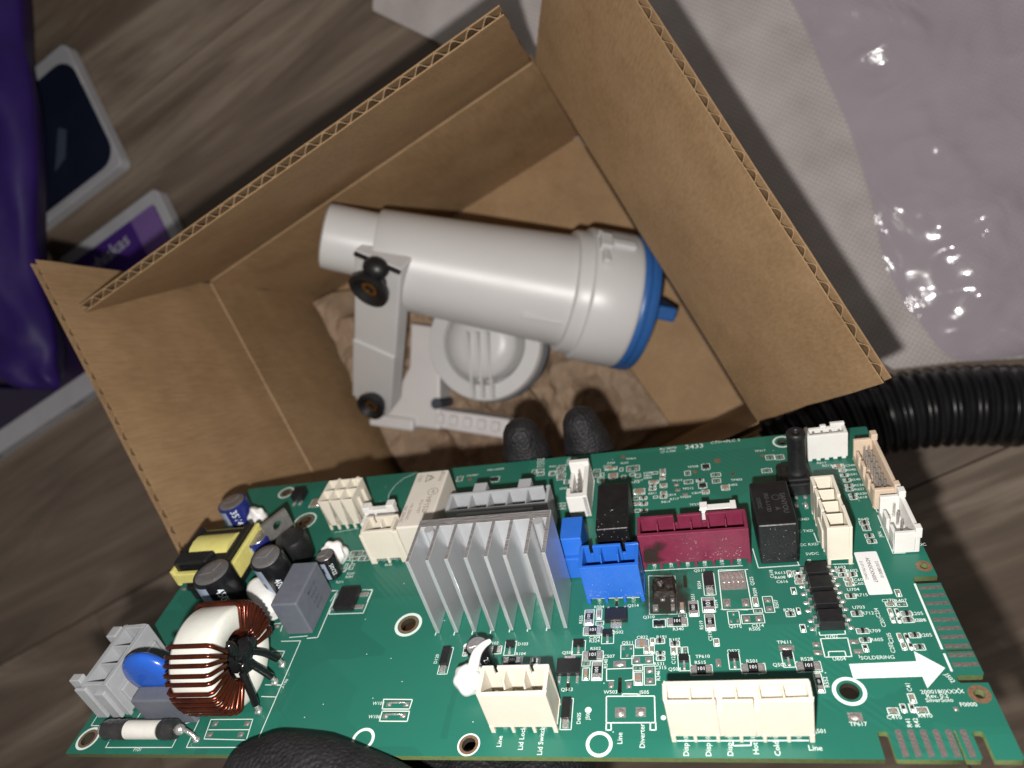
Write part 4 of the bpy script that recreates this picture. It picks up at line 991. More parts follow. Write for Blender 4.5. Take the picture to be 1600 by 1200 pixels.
# ---- surface-mount chips: shared meshes, one object each
_chip = {}
def chip(kind, w, h, vert):
    key = (kind, round(w * 2) / 2, round(h * 2) / 2, vert)
    if key in _chip: return _chip[key]
    b = MB(MM)
    L_, D_ = (h, w) if vert else (w, h)
    if vert: b.M = RZ(90)
    H_ = .62 if kind in 'RD' else .55
    e = L_ * .25
    if kind == 'D':
        b.box(-L_ * .24, -D_ / 2, 0, L_ / 2 - .35, D_ / 2, 1.5, 0); b.box(-L_ / 2, -D_ * .36, .0, -L_ * .24, D_ * .36, .55, 1); b.box(L_ / 2 - .35, -D_ * .3, 0, L_ / 2, D_ * .3, .5, 1)
        me = b.mesh('diode', [black, tin])
    else:
        b.box(-L_ / 2 + e, -D_ / 2, .05, L_ / 2 - e, D_ / 2, H_, 0)
        b.box(-L_ / 2, -D_ / 2, .03, -L_ / 2 + e, D_ / 2, H_ - .03, 1); b.box(L_ / 2 - e, -D_ / 2, .03, L_ / 2, D_ / 2, H_ - .03, 1)
        for s in (-1, 1):   # solder fillets
            x0, x1 = s * L_ / 2, s * (L_ / 2 + .45)
            b.hexa([(min(x0, x1), -D_ / 2, .02), (max(x0, x1), -D_ / 2, .02), (max(x0, x1), D_ / 2, .02), (min(x0, x1), D_ / 2, .02),
                    (x0 if s < 0 and False else min(x0, x1), -D_ * .42, .06 if s < 0 else H_ * .7), (max(x0, x1), -D_ * .42, H_ * .7 if s < 0 else .06), (max(x0, x1), D_ * .42, H_ * .7 if s < 0 else .06), (min(x0, x1), D_ * .42, .06 if s < 0 else H_ * .7)], 1)
        if kind == 'R':
            vs, fs = text_mesh('101', D_ * .62)
            old = b.M; b.M = old @ T(0, 0, H_ + .015); b.add(vs, fs, 2); b.M = old
        me = b.mesh('chip', [chiptan if kind in 'Cc' else chipbody, tin, inklight])
    _chip[key] = me
    return me
NAMES = {'R': 'chip_resistor', 'r': 'chip_resistor', 'C': 'chip_capacitor', 'c': 'chip_capacitor', 'D': 'diode'}
def sot_mesh(w, h, up_):
    key = ('S', round(w * 2) / 2, round(h * 2) / 2, up_)
    if key in _chip: return _chip[key]
    b = MB(MM)
    if up_: b.M = RZ(180)
    bw, bh = w * .80, h * .42
    b.box(-bw / 2, h * .02, .1, bw / 2, h * .02 + bh, 1.0, 0)
    for x in (-bw * .3, bw * .3): b.box(x - .22, h * .02 + bh, .05, x + .22, h * .5, .3, 1)
    b.box(-.25, -h * .38, .05, .25, h * .02, .35, 1); b.box(-.32, -h * .45, .03, .32, -h * .22, .16, 1)
    me = b.mesh('sot', [black, tin]); _chip[key] = me
    return me
for k, orient, x, y_, w, h in SMD:
    rect(x, y_, w, h)
    iw, ih = max(.45, w - .55), max(.45, h - .6)
    if k in 'RrCcD':
        vert = orient == 'v'
        if vert: body = (iw, ih - .5) if k != 'D' else (iw, ih)
        else: body = (iw - .5, ih)
        o = obj(NAMES[k], chip(k, max(.4, body[0]), max(.4, body[1]), vert), pcbo)
        o.location = (x * MM, y_ * MM, 0)
    elif k == 'S':
        o = obj('small_transistor', sot_mesh(w, h, orient == 'u'), pcbo); o.location = (x * MM, y_ * MM, 0)
    elif k == 'p':
        if orient == 'h':
            for s in (-1, 1): pad(x + s * iw * .3, y_, iw * .34, ih * .8)
        else:
            for s in (-1, 1): pad(x, y_ + s * ih * .3, iw * .8, ih * .32)
    elif k == 's':
        s = -1 if orient == 'u' else 1
        for dx in (-.28, .28): pad(x + dx * w, y_ + s * h * .25, w * .2, h * .2)
        pad(x, y_ - s * h * .28, w * .2, h * .2)

# edge contacts
for i in range(10):
    yy = 43.9 - i * 2.46
    b = MB(MM); b.box(0, -.5, .01, 5.1, .5, .08)
    if i == 0: fme = b.mesh('edge_contact', finger)
    o = obj('edge_contact', fme, pcbo); o.location = (229.7 * MM, yy * MM, 0)
b = MB(MM); b.box(-.6, 0, .01, .6, 5.9, .08); gme = b.mesh('edge_contact', finger)
for i in range(6):
    o = obj('edge_contact', gme, pcbo); o.location = ((213.9 + i * 2.38 + (.35 if i == 5 else 0)) * MM, .5 * MM, 0)

# ---- larger surface-mount transistors
def power_sot(x0, x1, y0, y1, tab_up):
    b = MB(MM); b.box(x0, y0, .1, x1, y1, 1.6)
    o = b.build('power_transistor', black, pcbo, bevel=.00015)
    xm = (x0 + x1) / 2; t0, t1 = ((y1, y1 + 1.6) if tab_up else (y0 - 1.7, y0)); p0, p1 = ((y0 - 2.0, y0) if tab_up else (y1, y1 + 1.6))
    b = MB(MM); b.box(xm - 1.5, t0, .05, xm + 1.5, t1, .5); b.build('solder_tab', tin, o, bevel=.0001)
    for dx in (-2.3, 0, 2.3):
        b = MB(MM); b.box(xm + dx - .35, p0, .05, xm + dx + .35, p1, .4); b.build('lead', tin, o, bevel=.0001)
    return o
power_sot(150.7, 156.8, 36.9, 40.8, False)
power_sot(138.8, 145.0, 20.9, 25.2, True)
# bridge rectifier chip with four leads
b = MB(MM); b.box(66.0, 45.2, .2, 72.6, 53.6, 2.4); br = b.build('bridge_rectifier', black, pcbo, bevel=.0003)
for x0, x1, yy in ((72.4, 75.4, 51.6), (72.4, 75.4, 46.8), (64.2, 66.2, 51.6), (64.2, 66.2, 46.8)):
    b = MB(MM); b.box(x0, yy - .8, .05, x1, yy + .8, .55); b.build('lead', tin, br, bevel=.0002)
# burnt transistor
b = MB(MM)
vs = []; n = 18
for j in range(n + 1):
    for i in range(n + 1):
        s, t_ = i / n, j / n; e = min(s, t_, 1 - s, 1 - t_)
        d = math.hypot(s - .35, t_ - .45)
        z = .15 + min(1, e * 9) * (1.7 + .5 * noise.noise((s * 5, t_ * 5, 2)) - .9 * math.exp(-(d / .16) ** 2) + .45 * math.exp(-((d - .22) / .06) ** 2))
        vs.append((163.6 + 6.4 * s + .3 * noise.noise((t_ * 4, 1, 1)), 44.6 + 6.4 * t_ + .3 * noise.noise((s * 4, 3, 1)), z))
fs = [(j * (n + 1) + i, j * (n + 1) + i + 1, (j + 1) * (n + 1) + i + 1, (j + 1) * (n + 1) + i) for j in range(n) for i in range(n)]
b.add(vs, fs, 0, True)
bo = b.build('burnt_transistor', burn, pcbo); bo['label'] = 'charred transistor with a blown crater'
for x, yy, w, h in ((164.3, 41.2, 1.4, 2.2), (168.9, 41.2, 1.0, 2.2), (168.9, 43.6, .9, 1.2), (169.4, 50.6, .9, 1.6), (166.3, 43.9, 1.2, .8)):
    b = MB(MM); b.box(x - w / 2, yy - h / 2, .02, x + w / 2, yy + h / 2, .3); b.ball((x, yy, .3), (w * .4, h * .4, .25), 8); b.build('lead', tinpad, bo)
# scorch marks: a film of soot, thick in the middle, on the header's face and on the board round the burnt part
def scorch(par, O, U, V, w, h, blobs, nm='scorch_mark'):
    n = 26; b = MB(MM); vs = []; col = []
    for j in range(n + 1):
        for i in range(n + 1):
            s, t_ = i / n, j / n
            vs.append(Vector(O) + Vector(U) * (w * s) + Vector(V) * (h * t_))
            q = sum(a_ * math.exp(-(((s - cx) / rx) ** 2 + ((t_ - cy) / ry) ** 2)) for cx, cy, rx, ry, a_ in blobs)
            e = min(s, t_, 1 - s, 1 - t_); col.append(max(0, min(1, q * min(1, e * 8))))
    b.add(vs, [(j * (n + 1) + i, j * (n + 1) + i + 1, (j + 1) * (n + 1) + i + 1, (j + 1) * (n + 1) + i) for j in range(n) for i in range(n)], 0, True)
    me = b.mesh(nm, soot)
    ca = me.color_attributes.new('thickness', 'FLOAT_COLOR', 'POINT')
    for i, c in enumerate(col): ca.data[i].color = (c, c, c, 1)
    return obj(nm, me, par)
scorch(sub, (159, 37.5, .07), (1, 0, 0), (0, 1, 0), 16, 18.5, ((.48, .58, .36, .44, .72), (.5, .25, .36, .24, .48), (.78, .3, .2, .3, .35)))
# tinned pad of the missing transistor
b = MB(MM); b.box(182.1, 46.4, .02, 188.6, 52.6, .12)
tp = b.build('solder_pad', tinpad, pcbo)
for i in range(5):
    b = MB(MM); b.ball((182.9 + i * 1.25, 51.2, .1), (.42, 1.2, .32), 8); b.ball((183.1 + i * 1.2, 49.2, .1), (.4, .5, .22), 8); b.build('solder_bead', tin, tp)

# ---- optocouplers in a row
for i, (v0, h_) in enumerate(((47.6, 3.3), (42.6, 3.4), (37.2, 3.5), (31.6, 3.5))):
    b = MB(MM)
    y0, y1 = v0, v0 + 4.5
    if i == 0: y1 -= .3
    b.hexa([(203.9, y0, .6), (209.7, y0, .6), (209.7, y1, .6), (203.9, y1, .6), (204.2, y0 + .25, h_), (209.4, y0 + .25, h_), (209.4, y1 - .25, h_), (204.2, y1 - .25, h_)])
    oc = b.build('optocoupler', black, pcbo, bevel=.00015)
    for s, xx in ((-1, 203.9), (1, 209.7)):
        for dy in (1.0, 3.5):
            b = MB(MM)
            b.box(min(xx, xx + s * .9), y0 + dy - .35, 1.4, max(xx, xx + s * .9), y0 + dy + .35, 1.65); b.box(min(xx + s * .7, xx + s * .95), y0 + dy - .35, .2, max(xx + s * .7, xx + s * .95), y0 + dy + .35, 1.6)
            b.box(min(xx + s * .7, xx + s * 2.0), y0 + dy - .4, .03, max(xx + s * .7, xx + s * 2.0), y0 + dy + .4, .3); b.ball((xx + s * 1.5, y0 + dy, .2), (.8, .55, .3), 8)
            b.build('lead', tin, oc)

# ---- sticker with code
b = MB(MM)
b.prism(rrect(217.7, 42.4, 223.3, 57.0, .4, 3), .06, .12)
st = b.build('label_sticker', paper, pcbo); st['label'] = 'white paper sticker with printed numbers'
for s, x, size in (('2101080010', 222.3, 1.15), ('ADN3CKN007', 220.4, 1.35), ('2137170120412', 218.6, 1.0)):
    vs, fs = text_mesh(s, size); b = MB(MM); b.M = T(x, 50.6, .15) @ RZ(-90); b.add(vs, fs); b.build('printed_line', ink, st)

# ================================================================== connectors
def place(u, v, rot=0): return T(u, v, 0) @ RZ(rot)
def pole_connector(name, m, M, L, D, H, n, floor_h=4.0, wall=.9, back_notch=(), front_notch=(), foot=1.6, front_h=None, rib=.3, back_latch=(), bev=.00018):
    """open-topped shrouded header: local x along the poles, y depth (front at 0), z height"""
    fh = front_h or H
    b = MB(MM); b.M = M
    def wall_seg(y0, y1, z0, z1, notches):
        xs = sorted(notches); x = 0
        for (a, w, d) in xs:
            b.box(x, y0, z0, a, y1, z1); b.box(a, y0, z0, a + w, y1, z1 - d); x = a + w
        b.box(x, y0, z0, L, y1, z1)
    wall_seg(0, wall, foot, fh, front_notch)
    wall_seg(D - wall, D, foot, H, back_notch)
    b.box(0, wall, foot, wall, D - wall, H); b.box(L - wall, wall, foot, L, D - wall, H)
    b.box(wall, wall, foot, L - wall, D - wall, floor_h)
    pitch = (L - 2 * wall) / n
    for i in range(1, n):
        x = wall + i * pitch
        b.hexa([(x - .32, wall, floor_h), (x + .32, wall, floor_h), (x + .32, D - wall, floor_h), (x - .32, D - wall, floor_h),
                (x - .2, D - wall - (D - 2 * wall) * rib, H - .4), (x + .2, D - wall - (D - 2 * wall) * rib, H - .4), (x + .2, D - wall, H - .4), (x - .2, D - wall, H - .4)])
    for i in range(n + 1):
        x = min(max(wall / 2 + i * (L - wall) / n, .55), L - .55); w_ = .55 if i in (0, n) else .42
        b.box(x - w_, -.12, 0, x + w_, .9, foot + .6)
        b.box(x - w_, D - 1.0, 0, x + w_, D - .1, foot + .2)
    for (x, w_, hh, dd) in back_latch:
        b.box(x, D, foot, x + w_, D + dd, hh)
    o = b.build(name, m, pcbo, bevel=bev)
    for i in range(n):
        x = wall + (i + .5) * pitch
        b = MB(MM); b.M = M; b.box(x - .45, D * .45 - .45, floor_h, x + .45, D * .45 + .45, H * .72); b.box(x - .5, .9, .05, x + .5, 1.7, foot)
        b.build('contact_pin', tin, o)
    return o
# bottom row
pole_connector('connector', cream, place(166.9, 3.6), 30.2, 5.2, 14.6, 6, wall=.75, front_notch=((10.8, 1.1, 3.2), (18.4, 1.1, 3.2)), foot=2.2, floor_h=11.6, rib=.9)
pole_connector('connector', cream, place(124.0, 5.9), 16.6, 8.0, 14.8, 3, back_notch=((2.9, .9, 2.6), (11.9, .9, 2.6)), foot=2.2, floor_h=5, rib=.55)
b3 = pole_connector('connector', blue, place(145.6, 43.8), 16.0, 8.6, 14.2, 3, back_notch=((2.4, .9, 3), (11.2, 1.2, 3.3)), foot=2.0, rib=.45)
mr = pole_connector('connector', maroon, place(161.2, 55.5), 29.9, 8.0, 13.0, 6, back_notch=((10.3, 1.0, 3), (18.0, 1.1, 3)), foot=1.8, rib=.4)
pole_connector('connector', cream, place(216.4, 52.8, 90), 21.0, 6.2, 13.7, 4, front_notch=((8.5, 4.0, .8),), back_notch=((6.2, .8, 3), (11.2, .8, 3), (15.8, .8, 2)), foot=2.4, floor_h=9.0, rib=.95, back_latch=((4, 5.5, 9, .5),))
# scuffs on the maroon and blue headers
for (par, u0, u1, v, h0, h1, cnt, sd) in ((mr, 171, 190.5, 55.46, 2.2, 11.0, 46, 3), (b3, 147, 161, 43.76, 2.5, 11, 22, 5)):
    b = MB(MM); rr = random.Random(sd)
    for i in range(cnt):
        x = rr.uniform(u0, u1); z = rr.uniform(h0, h1) if rr.random() < .4 else rr.uniform(h0, h0 + 3); a = rr.uniform(-1.2, 1.2); l = rr.uniform(.2, .9); w_ = rr.uniform(.03, .09)
        dx, dz = math.cos(a) * l / 2, math.sin(a) * l / 2; nx_, nz_ = -math.sin(a) * w_, math.cos(a) * w_
        b.add([(x - dx - nx_, v, z - dz - nz_), (x + dx - nx_ * .3, v, z + dz - nz_ * .3), (x + dx + nx_ * .3, v, z + dz + nz_ * .3), (x - dx + nx_, v, z - dz + nz_)], [(0, 1, 2, 3)])
    b.build('scuff_marks', cardwhite, par)
scorch(mr, (161.4, 55.36, 2.0), (1, 0, 0), (0, 0, 1), 9.5, 10.6, ((.14, .24, .24, .27, .95), (.34, .42, .22, .18, .8), (.56, .66, .2, .16, .66), (.3, .1, .4, .1, .6)))
# plain blue block beside the heatsink
b = MB(MM); b.hexa([(139.2, 53.8, .4), (145.4, 53.8, .4), (145.4, 64.6, .4), (139.2, 64.6, .4), (139.2, 55.6, 14), (145.4, 55.6, 14), (145.4, 64.6, 14), (139.2, 64.6, 14)])
b.box(139.0, 53.2, .4, 145.6, 54.6, 8.2)
bb = b.build('connector', blue, pcbo, bevel=.0003)
# grey five-pole header behind the heatsink
g5 = pole_connector('connector', grey, place(100.4, 71.2), 33.6, 9.2, 14.0, 5, foot=1.5, rib=.98, back_notch=((31.5, .8, 3),), back_latch=((7.3, 4.4, 13.6, 4.6), (22.6, 4.2, 13.6, 4.6)), wall=1.0, floor_h=5.5)
b = MB(MM); b.box(104.5, 69.9, 2, 129.5, 71.1, 13.6); b.build('latch_bar', grey, g5, bevel=.0002)
# white two-pole header and its companion latch
w2 = pole_connector('connector', cream, place(73.0, 64.8), 11.0, 7.6, 14.2, 2, back_notch=((2.2, .7, 2.8),), foot=2.0, rib=.4)
b = MB(MM); b.box(83.6, 64.6, 0, 85.4, 66.0, 13.6); b.box(72.0, 64.6, 0, 73.1, 66.0, 13.0); b.build('side_latch', cream, w2, bevel=.0003)
b = MB(MM); b.box(66.8, 80.2, 1, 78.6, 82.6, 9.8); b.box(66.8, 80.0, 9.2, 69.6, 83.2, 11.2); b.box(75.8, 80.0, 9.2, 78.6, 83.2, 11.6); b.box(66.8, 75.6, .5, 78.6, 80.4, 8.2)
b.build('connector', white, pcbo, bevel=.0003)
# white 2 x 3 socket
b = MB(MM); x0, x1, y0, y1, H_ = 49.6, 63.0, 83.0, 94.6, 13.5
for i in range(4):
    x = x0 + (x1 - x0) * i / 3; w_ = .55
    b.hexa([(max(x0, x - .5 - .9), y0, 2), (min(x1, x + .5 + .9), y0, 2), (min(x1, x + 1.4), y1, 2), (max(x0, x - 1.4), y1, 2), (max(x0, x - .3), y0, H_), (min(x1, x + .3), y0, H_), (min(x1, x + .3), y1, H_), (max(x0, x - .3), y1, H_)])
for j in range(3):
    y_ = y0 + (y1 - y0) * j / 2
    b.hexa([(x0, max(y0, y_ - 1.6), 2.02), (x1, max(y0, y_ - 1.6), 2.02), (x1, min(y1, y_ + 1.6), 2.02), (x0, min(y1, y_ + 1.6), 2.02), (x0, max(y0, y_ - .3), H_ - .02), (x1, max(y0, y_ - .3), H_ - .02), (x1, min(y1, y_ + .3), H_ - .02), (x0, min(y1, y_ + .3), H_ - .02)])
b.box(x0 + .3, y0 + .3, 1.9, x1 - .3, y1 - .3, 8.6)
for i in range(5): b.box(x0 + i * 3.15, y0 - .1, 0, x0 + i * 3.15 + .8, y0 + .9, 2.4)
b.box(x1, y0 + 3.2, 2.2, x1 + 1.0, y0 + 4.4, 11); b.box(x1, y0 + 7.4, 2.2, x1 + 1.0, y0 + 8.6, 11)
s6 = b.build('connector', cream, pcbo, bevel=.00018)
for xx in (53.2, 60.6):
    b = MB(MM); b.M = T(xx, y1, 11.9); b.ball((0, .6, 0), (1.1, 1.3, 1.5), 12); b.build('locking_bump', cream, s6)
# white side header standing along the board depth
b = MB(MM)
b.box(138.2, 79.0, .4, 145.0, 81.2, 9.0); b.box(143.4, 79.0, .4, 144.9, 96.4, 9.2); b.box(138.2, 81.2, .4, 139.4, 95.0, 6.6); b.box(138.2, 94.6, .4, 144.9, 96.4, 10.6); b.box(139.4, 81.2, .4, 143.4, 94.6, 2.2)
b.box(138.0, 81.2, .4, 139.4, 84.0, 8.8)
sh = b.build('connector', white, pcbo, bevel=.00022)
for i in range(5):
    b = MB(MM); b.box(141.2, 83.2 + i * 2.4, 2.2, 141.8, 83.8 + i * 2.4, 8.6); b.build('contact_pin', tin, sh)
# white latch header behind the maroon one
b = MB(MM); b.box(179.0, 67.6, .4, 189.2, 69.8, 10.0); b.box(179.0, 66.6, .4, 180.8, 67.6, 10.0); b.box(187.6, 66.6, .4, 189.2, 70.4, 10.4); b.box(179.0, 67.6, 10, 181.2, 70.4, 10.6); b.box(181.6, 65.2, .4, 188.4, 67.6, 6.5); b.box(179.3, 63.3, 5, 180.5, 66.8, 9.8)
b.build('connector', white, pcbo, bevel=.0002)
# white five-pole header by the corner
b = MB(MM)
b.box(213.9, 96.9, .8, 225.8, 97.9, 10.0); b.box(213.9, 97.9, .8, 214.9, 102.0, 10.0); b.box(224.8, 97.9, .8, 225.8, 102.0, 10.0); b.box(213.9, 101.2, .8, 225.8, 102.4, 9.2); b.box(221.6, 101.2, 9.2, 225.8, 102.4, 10.8); b.box(218.6, 101.2, 9.2, 220.4, 102.4, 10.2); b.box(214.9, 97.9, .8, 224.8, 101.2, 6.0)
for i in range(5): b.box(214.0 + i * 2.5, 96.9, 0, 215.3 + i * 2.5, 97.8, .9)
nn = b.build('connector', white, pcbo, bevel=.0002)
for i in range(4):
    b = MB(MM); b.box(215.9 + i * 2.5, 99.4, 6, 216.5 + i * 2.5, 100, 9.4); b.build('contact_pin', tin, nn)
def pin_header(m, u0, u1, v0, v1, H, npin, two=False):
    b = MB(MM)
    b.box(u1 - 1.1, v0, .3, u1, v1, H); b.box(u0, v0, .3, u1 - 1.1, v0 + 1.2, H * .92); b.box(u0, v1 - 1.2, .3, u1 - 1.1, v1, H * 1.02); b.box(u0 + .2, v0 + 1.2, .3, u1 - 1.1, v1 - 1.2, 1.8)
    b.box(u1 - 1.6, v1 - 1.8, H, u1 + .2, v1 + .6, H * 1.28); b.box(u1 - 1.3, v0 - .3, H * .7, u1 + .3, v0 + 1.8, H * 1.12)
    n = max(2, int((v1 - v0) / 5.5))
    for i in range(n):
        y0 = v0 + 1.2 + (v1 - v0 - 2.4) * i / n; y1 = y0 + (v1 - v0 - 2.4) / n * .62
        b.box(u0, y0, .3, u0 + .9, y1, H * (.78 if i % 2 == 0 else .72))
    b.box(u0, v0 + .8, .3, u0 + .85, v1 - .8, H * .34)
    o = b.build('connector', m, pcbo, bevel=.00022)
    for i in range(npin):
        y_ = v0 + 2.2 + (v1 - v0 - 4.4) * i / (npin - 1)
        for du in ((-.5, .8) if two else (.2,)):
            b = MB(MM); x = (u0 + u1) / 2 + du; b.box(x - .28, y_ - .28, 1.8, x + .28, y_ + .28, H * .82); b.build('contact_pin', tin, o)
    return o
pin_header(tan, 226.9, 233.2, 72.6, 95.8, 8.2, 8, True)
pin_header(white, 227.3, 233.4, 55.6, 70.0, 8.0, 4)
# grey three-pole mains header at the left edge
gv = pole_connector('connector', grey, T(14.2, 11.4, 0) @ RZ(90), 20.6, 9.0, 14.2, 3, rib=.98, foot=.6, floor_h=6.5, wall=1.2)
b = MB(MM)
b.box(1.6, 12.0, 1, 5.2, 14.4, 15.4); b.box(1.9, 27.6, 1, 5.2, 31.4, 14.6); b.box(9.0, 10.2, .4, 12.4, 11.5, 11.5); b.box(3.4, 10.4, .4, 7.2, 11.5, 13.4); b.box(14.2, 13.4, .4, 15.2, 30, 9)
b.build('guide_rail', grey, gv, bevel=.0003)

# ================================================================== relays, sensor
def relay(m, u0, u1, v0, v1, H, bev=.0006):
    b = MB(MM); b.box(u0, v0, .3, u1, v1, H); return b.build('relay', m, pcbo, bevel=bev, seg=3)
def flat_text(par, s, size, u, v, h, rot, m, name='print'):
    vs, fs = text_mesh(s, size); b = MB(MM); b.M = T(u, v, h) @ RZ(rot); b.add(vs, fs); return b.build(name, m, par)
rw = relay(relaywhite, 85.4, 97.2, 64.8, 92.3, 15.0)
flat_text(rw, 'HF152F', 2.6, 93.6, 74.5, 15.05, -90, inkgrey); flat_text(rw, 'HF', 1.8, 94.2, 81.0, 15.05, -90, inkgrey)
b = MB(MM); ring(94.2, 81.0, 1.65, 1.85, z=15.06, b=b); b.build('print', inkgrey, rw)
flat_text(rw, '012-1HST', 1.6, 91.4, 74.0, 15.05, -90, inkgrey); flat_text(rw, '17A 250VAC', 1.5, 88.3, 72.0, 15.05, -90, inkgrey); flat_text(rw, '16A 250VAC', 1.5, 86.6, 71.0, 15.05, -90, inkgrey)
flat_text(rw, 'cRUus', 2.2, 95.4, 89.0, 15.05, -90, inkgrey); flat_text(rw, 'VDE', 1.6, 91.4, 88.6, 15.05, -90, inkgrey); flat_text(rw, 'CQC', 1.6, 87.6, 88.4, 15.05, -90, inkgrey)
b = MB(MM); b.add([(89.9, 86.2, 15.05), (93.1, 88.3, 15.05), (89.9, 90.4, 15.05), (90.2, 89.8, 15.05), (92.4, 88.3, 15.05), (90.2, 86.8, 15.05)], [(0, 1, 4, 5), (1, 2, 3, 4), (2, 0, 5, 3)]); b.build('print', inkgrey, rw)
r1 = relay(blackrelay, 149.5, 159.0, 57.8, 77.6, 14.5, .0005)
b = MB(MM); b.M = T(154, 67, 14.5); b.lathe([(1.6, .0), (1.5, .12), (1.2, .05), (0, .05)], 24); b.build('moulded_dimple', blackrelay, r1)
b = MB(MM); rr = random.Random(11)
for i in range(34):
    x = rr.uniform(149.7, 158.8); z = rr.uniform(8, 14.2); s = rr.uniform(.03, .11)
    if rr.random() < .5: b.add([(x - s, 57.74, z - s), (x + s, 57.74, z - s), (x + s * .5, 57.74, z + s), (x - s, 57.74, z + s * .7)], [(0, 1, 2, 3)])
    else:
        yy = rr.uniform(58, 66); b.add([(x - s, yy - s, 14.54), (x + s, yy - s, 14.54), (x + s, yy + s, 14.54), (x - s, yy + s, 14.54)], [(0, 1, 2, 3)])
b.build('scuff_marks', cardwhite, r1)
r2 = relay(blackrelay, 193.4, 203.6, 54.3, 72.2, 14.8, .0007)
flat_text(r2, 'SANYOU', 2.0, 201.4, 62.6, 14.85, -90, inkfaint); flat_text(r2, 'SRD-S-112D', 1.5, 197.2, 63.2, 14.85, -90, inkfaint); flat_text(r2, '12VDC', 1.5, 195.0, 63.2, 14.85, -90, inkfaint); flat_text(r2, 'A', 1.8, 199.4, 60.5, 14.85, -90, inkfaint)
b = MB(MM); ring(199.6, 65.0, .9, 1.05, z=14.86, b=b); b.build('print', inkfaint, r2)
b = MB(MM); rr = random.Random(4)
for i in range(40):
    x = rr.uniform(193.8, 203.3); z = rr.uniform(1, 14); s = rr.uniform(.03, .12)
    b.add([(x - s, 54.24, z - s), (x + s, 54.24, z - s), (x + s * .5, 54.24, z + s), (x - s, 54.24, z + s * .7)], [(0, 1, 2, 3)])
b.build('scuff_marks', cardwhite, r2)
# pressure sensor with upright nozzle
b = MB(MM); b.box(203.2, 80.8, .4, 212.6, 90.6, 5.0); b.box(204.2, 81.6, 5.0, 211.8, 89.6, 6.2)
ps = b.build('pressure_sensor', black, pcbo, bevel=.0004)
b = MB(MM); b.M = T(208.9, 86.2, 6.0)
b.lathe([(3.3, 0), (3.0, .8), (2.65, 1.6), (2.6, 12.6), (2.75, 12.9), (2.7, 14.0), (2.4, 14.5), (1.4, 14.5), (1.15, 14.2), (1.1, 9.0), (0, 9.0)], 40); b.build('nozzle', black, ps)
for x, yy in ((207.3, 83.9), (209.9, 83.8), (206.8, 80.6), (209.4, 80.5)):
    b = MB(MM); b.box(x - .5, yy - 4.8 if yy < 82 else yy - 4.0, .05, x + .5, yy - 2.6, .4); b.ball((x, yy - 3.6, .3), (.7, .8, .4), 10); b.build('lead', tin, ps)

# ================================================================== heatsink
b = MB(MM); b.box(102.2, 48.6, .3, 140.4, 51.6, 29.0)
hs = b.build('heatsink', alu, pcbo, bevel=.00015); hs['label'] = 'finned bare aluminium heatsink'
fx = [102.2, 107.85, 113.2, 118.6, 124.1, 129.2, 134.7, 139.4]
for x in fx:
    b = MB(MM); b.box(x, 35.6, .3, x + 1.05, 48.6, 29.0); b.build('fin', alu, hs, bevel=.00012)
b = MB(MM); b.box(102.4, 48.7, 29.0, 140.2, 51.5, 29.04)
for x in fx: b.box(x + .1, 35.8, 29.0, x + .95, 48.75, 29.05)
b.build('sawn_face', alucut, hs)
for x in (106.0, 137.2):
    b = MB(MM); b.M = T(x, 47.4, 1); b.lathe([(1.35, 0), (1.35, 28.2)], 20, a0=0, a1=2 * math.pi); b.build('screw_channel', alu, hs)

# ================================================================== wound parts and capacitors
def cap(u, v, r, H, sleeve, txt, face, name='electrolytic_capacitor', tilt=None, size=None):
    M = T(u, v, 0)
    if tilt: M = M @ RX(tilt[0]) @ RY(tilt[1])
    b = MB(MM); b.M = M
    b.lathe([(r * .93, .4), (r, 1.0), (r, H - .9), (r * .97, H - .2), (r * .86, H)], 40)
    o = b.build(name, sleeve, pcbo)
    b = MB(MM); b.M = M; b.lathe([(r * .87, H - .05), (r * .84, H + .12), (r * .5, H + .05), (0, H + .02)], 36); tp = b.build('aluminium_top', captop, o)
    b = MB(MM); b.M = M @ RZ(face + 20)
    for k in range(3): 
        b.M = M @ RZ(face + 20 + 120 * k); b.box(0, -.12, H - .02, r * .7, .12, H + .16)
    b.build('vent_score', steelgrey, o)
    # polarity stripe and sleeve lettering bent round the can
    def wrap(vs, fs, a0, m_, nm, rr=.04):
        q = []
        for (x, y_, z) in vs:
            a = math.radians(a0) + x / r; q.append(((r + rr) * math.cos(a), (r + rr) * math.sin(a), y_))
        b = MB(MM); b.M = M; b.add(q, fs); return b.build(nm, m_, o)
    n = 8; w_ = r * .8; vs = []; 
    for i in range(n + 1): x = -w_ / 2 + w_ * i / n; vs += [(x, 1.1, 0), (x, H - .9, 0)]
    sp_ = wrap(vs, [(2 * i, 2 * i + 2, 2 * i + 3, 2 * i + 1) for i in range(n)], face - 38, stripe, 'polarity_stripe', .03)
    zc = H * .55
    vs = []; w2_ = r * .16
    for i in range(3): x = -w2_ / 2 + w2_ * i / 2; vs += [(x, zc - 1.2, 0), (x, zc + 1.2, 0)]
    wrap(vs, [(2 * i, 2 * i + 2, 2 * i + 3, 2 * i + 1) for i in range(2)], face - 38, ink, 'minus_mark', .06)
    if txt:
        sz = size or r * .62
        for k, line_ in enumerate(txt):
            v2, f2 = text_mesh(line_, sz)
            v2 = [(y_ + k * sz * 1.1, H * .52 - x, 0) for x, y_, z in v2]
            wrap(v2, f2, face + 14, inklight, 'sleeve_print', .04)
    return o
cap(10.3, 89.6, 5.4, 12.0, sleeveblue, ('35V470',), -75)
cap(32.6, 67.6, 3.9, 13.0, sleeveblue, None, -75)
cap(27.6, 49.4, 6.3, 16.6, sleeveblack, ('450V22',), -66, size=3.4)
cap(46.2, 54.2, 5.2, 19.0, sleeveblack, ('400V', 'µF'), -72, tilt=(6, 2), size=3.0)
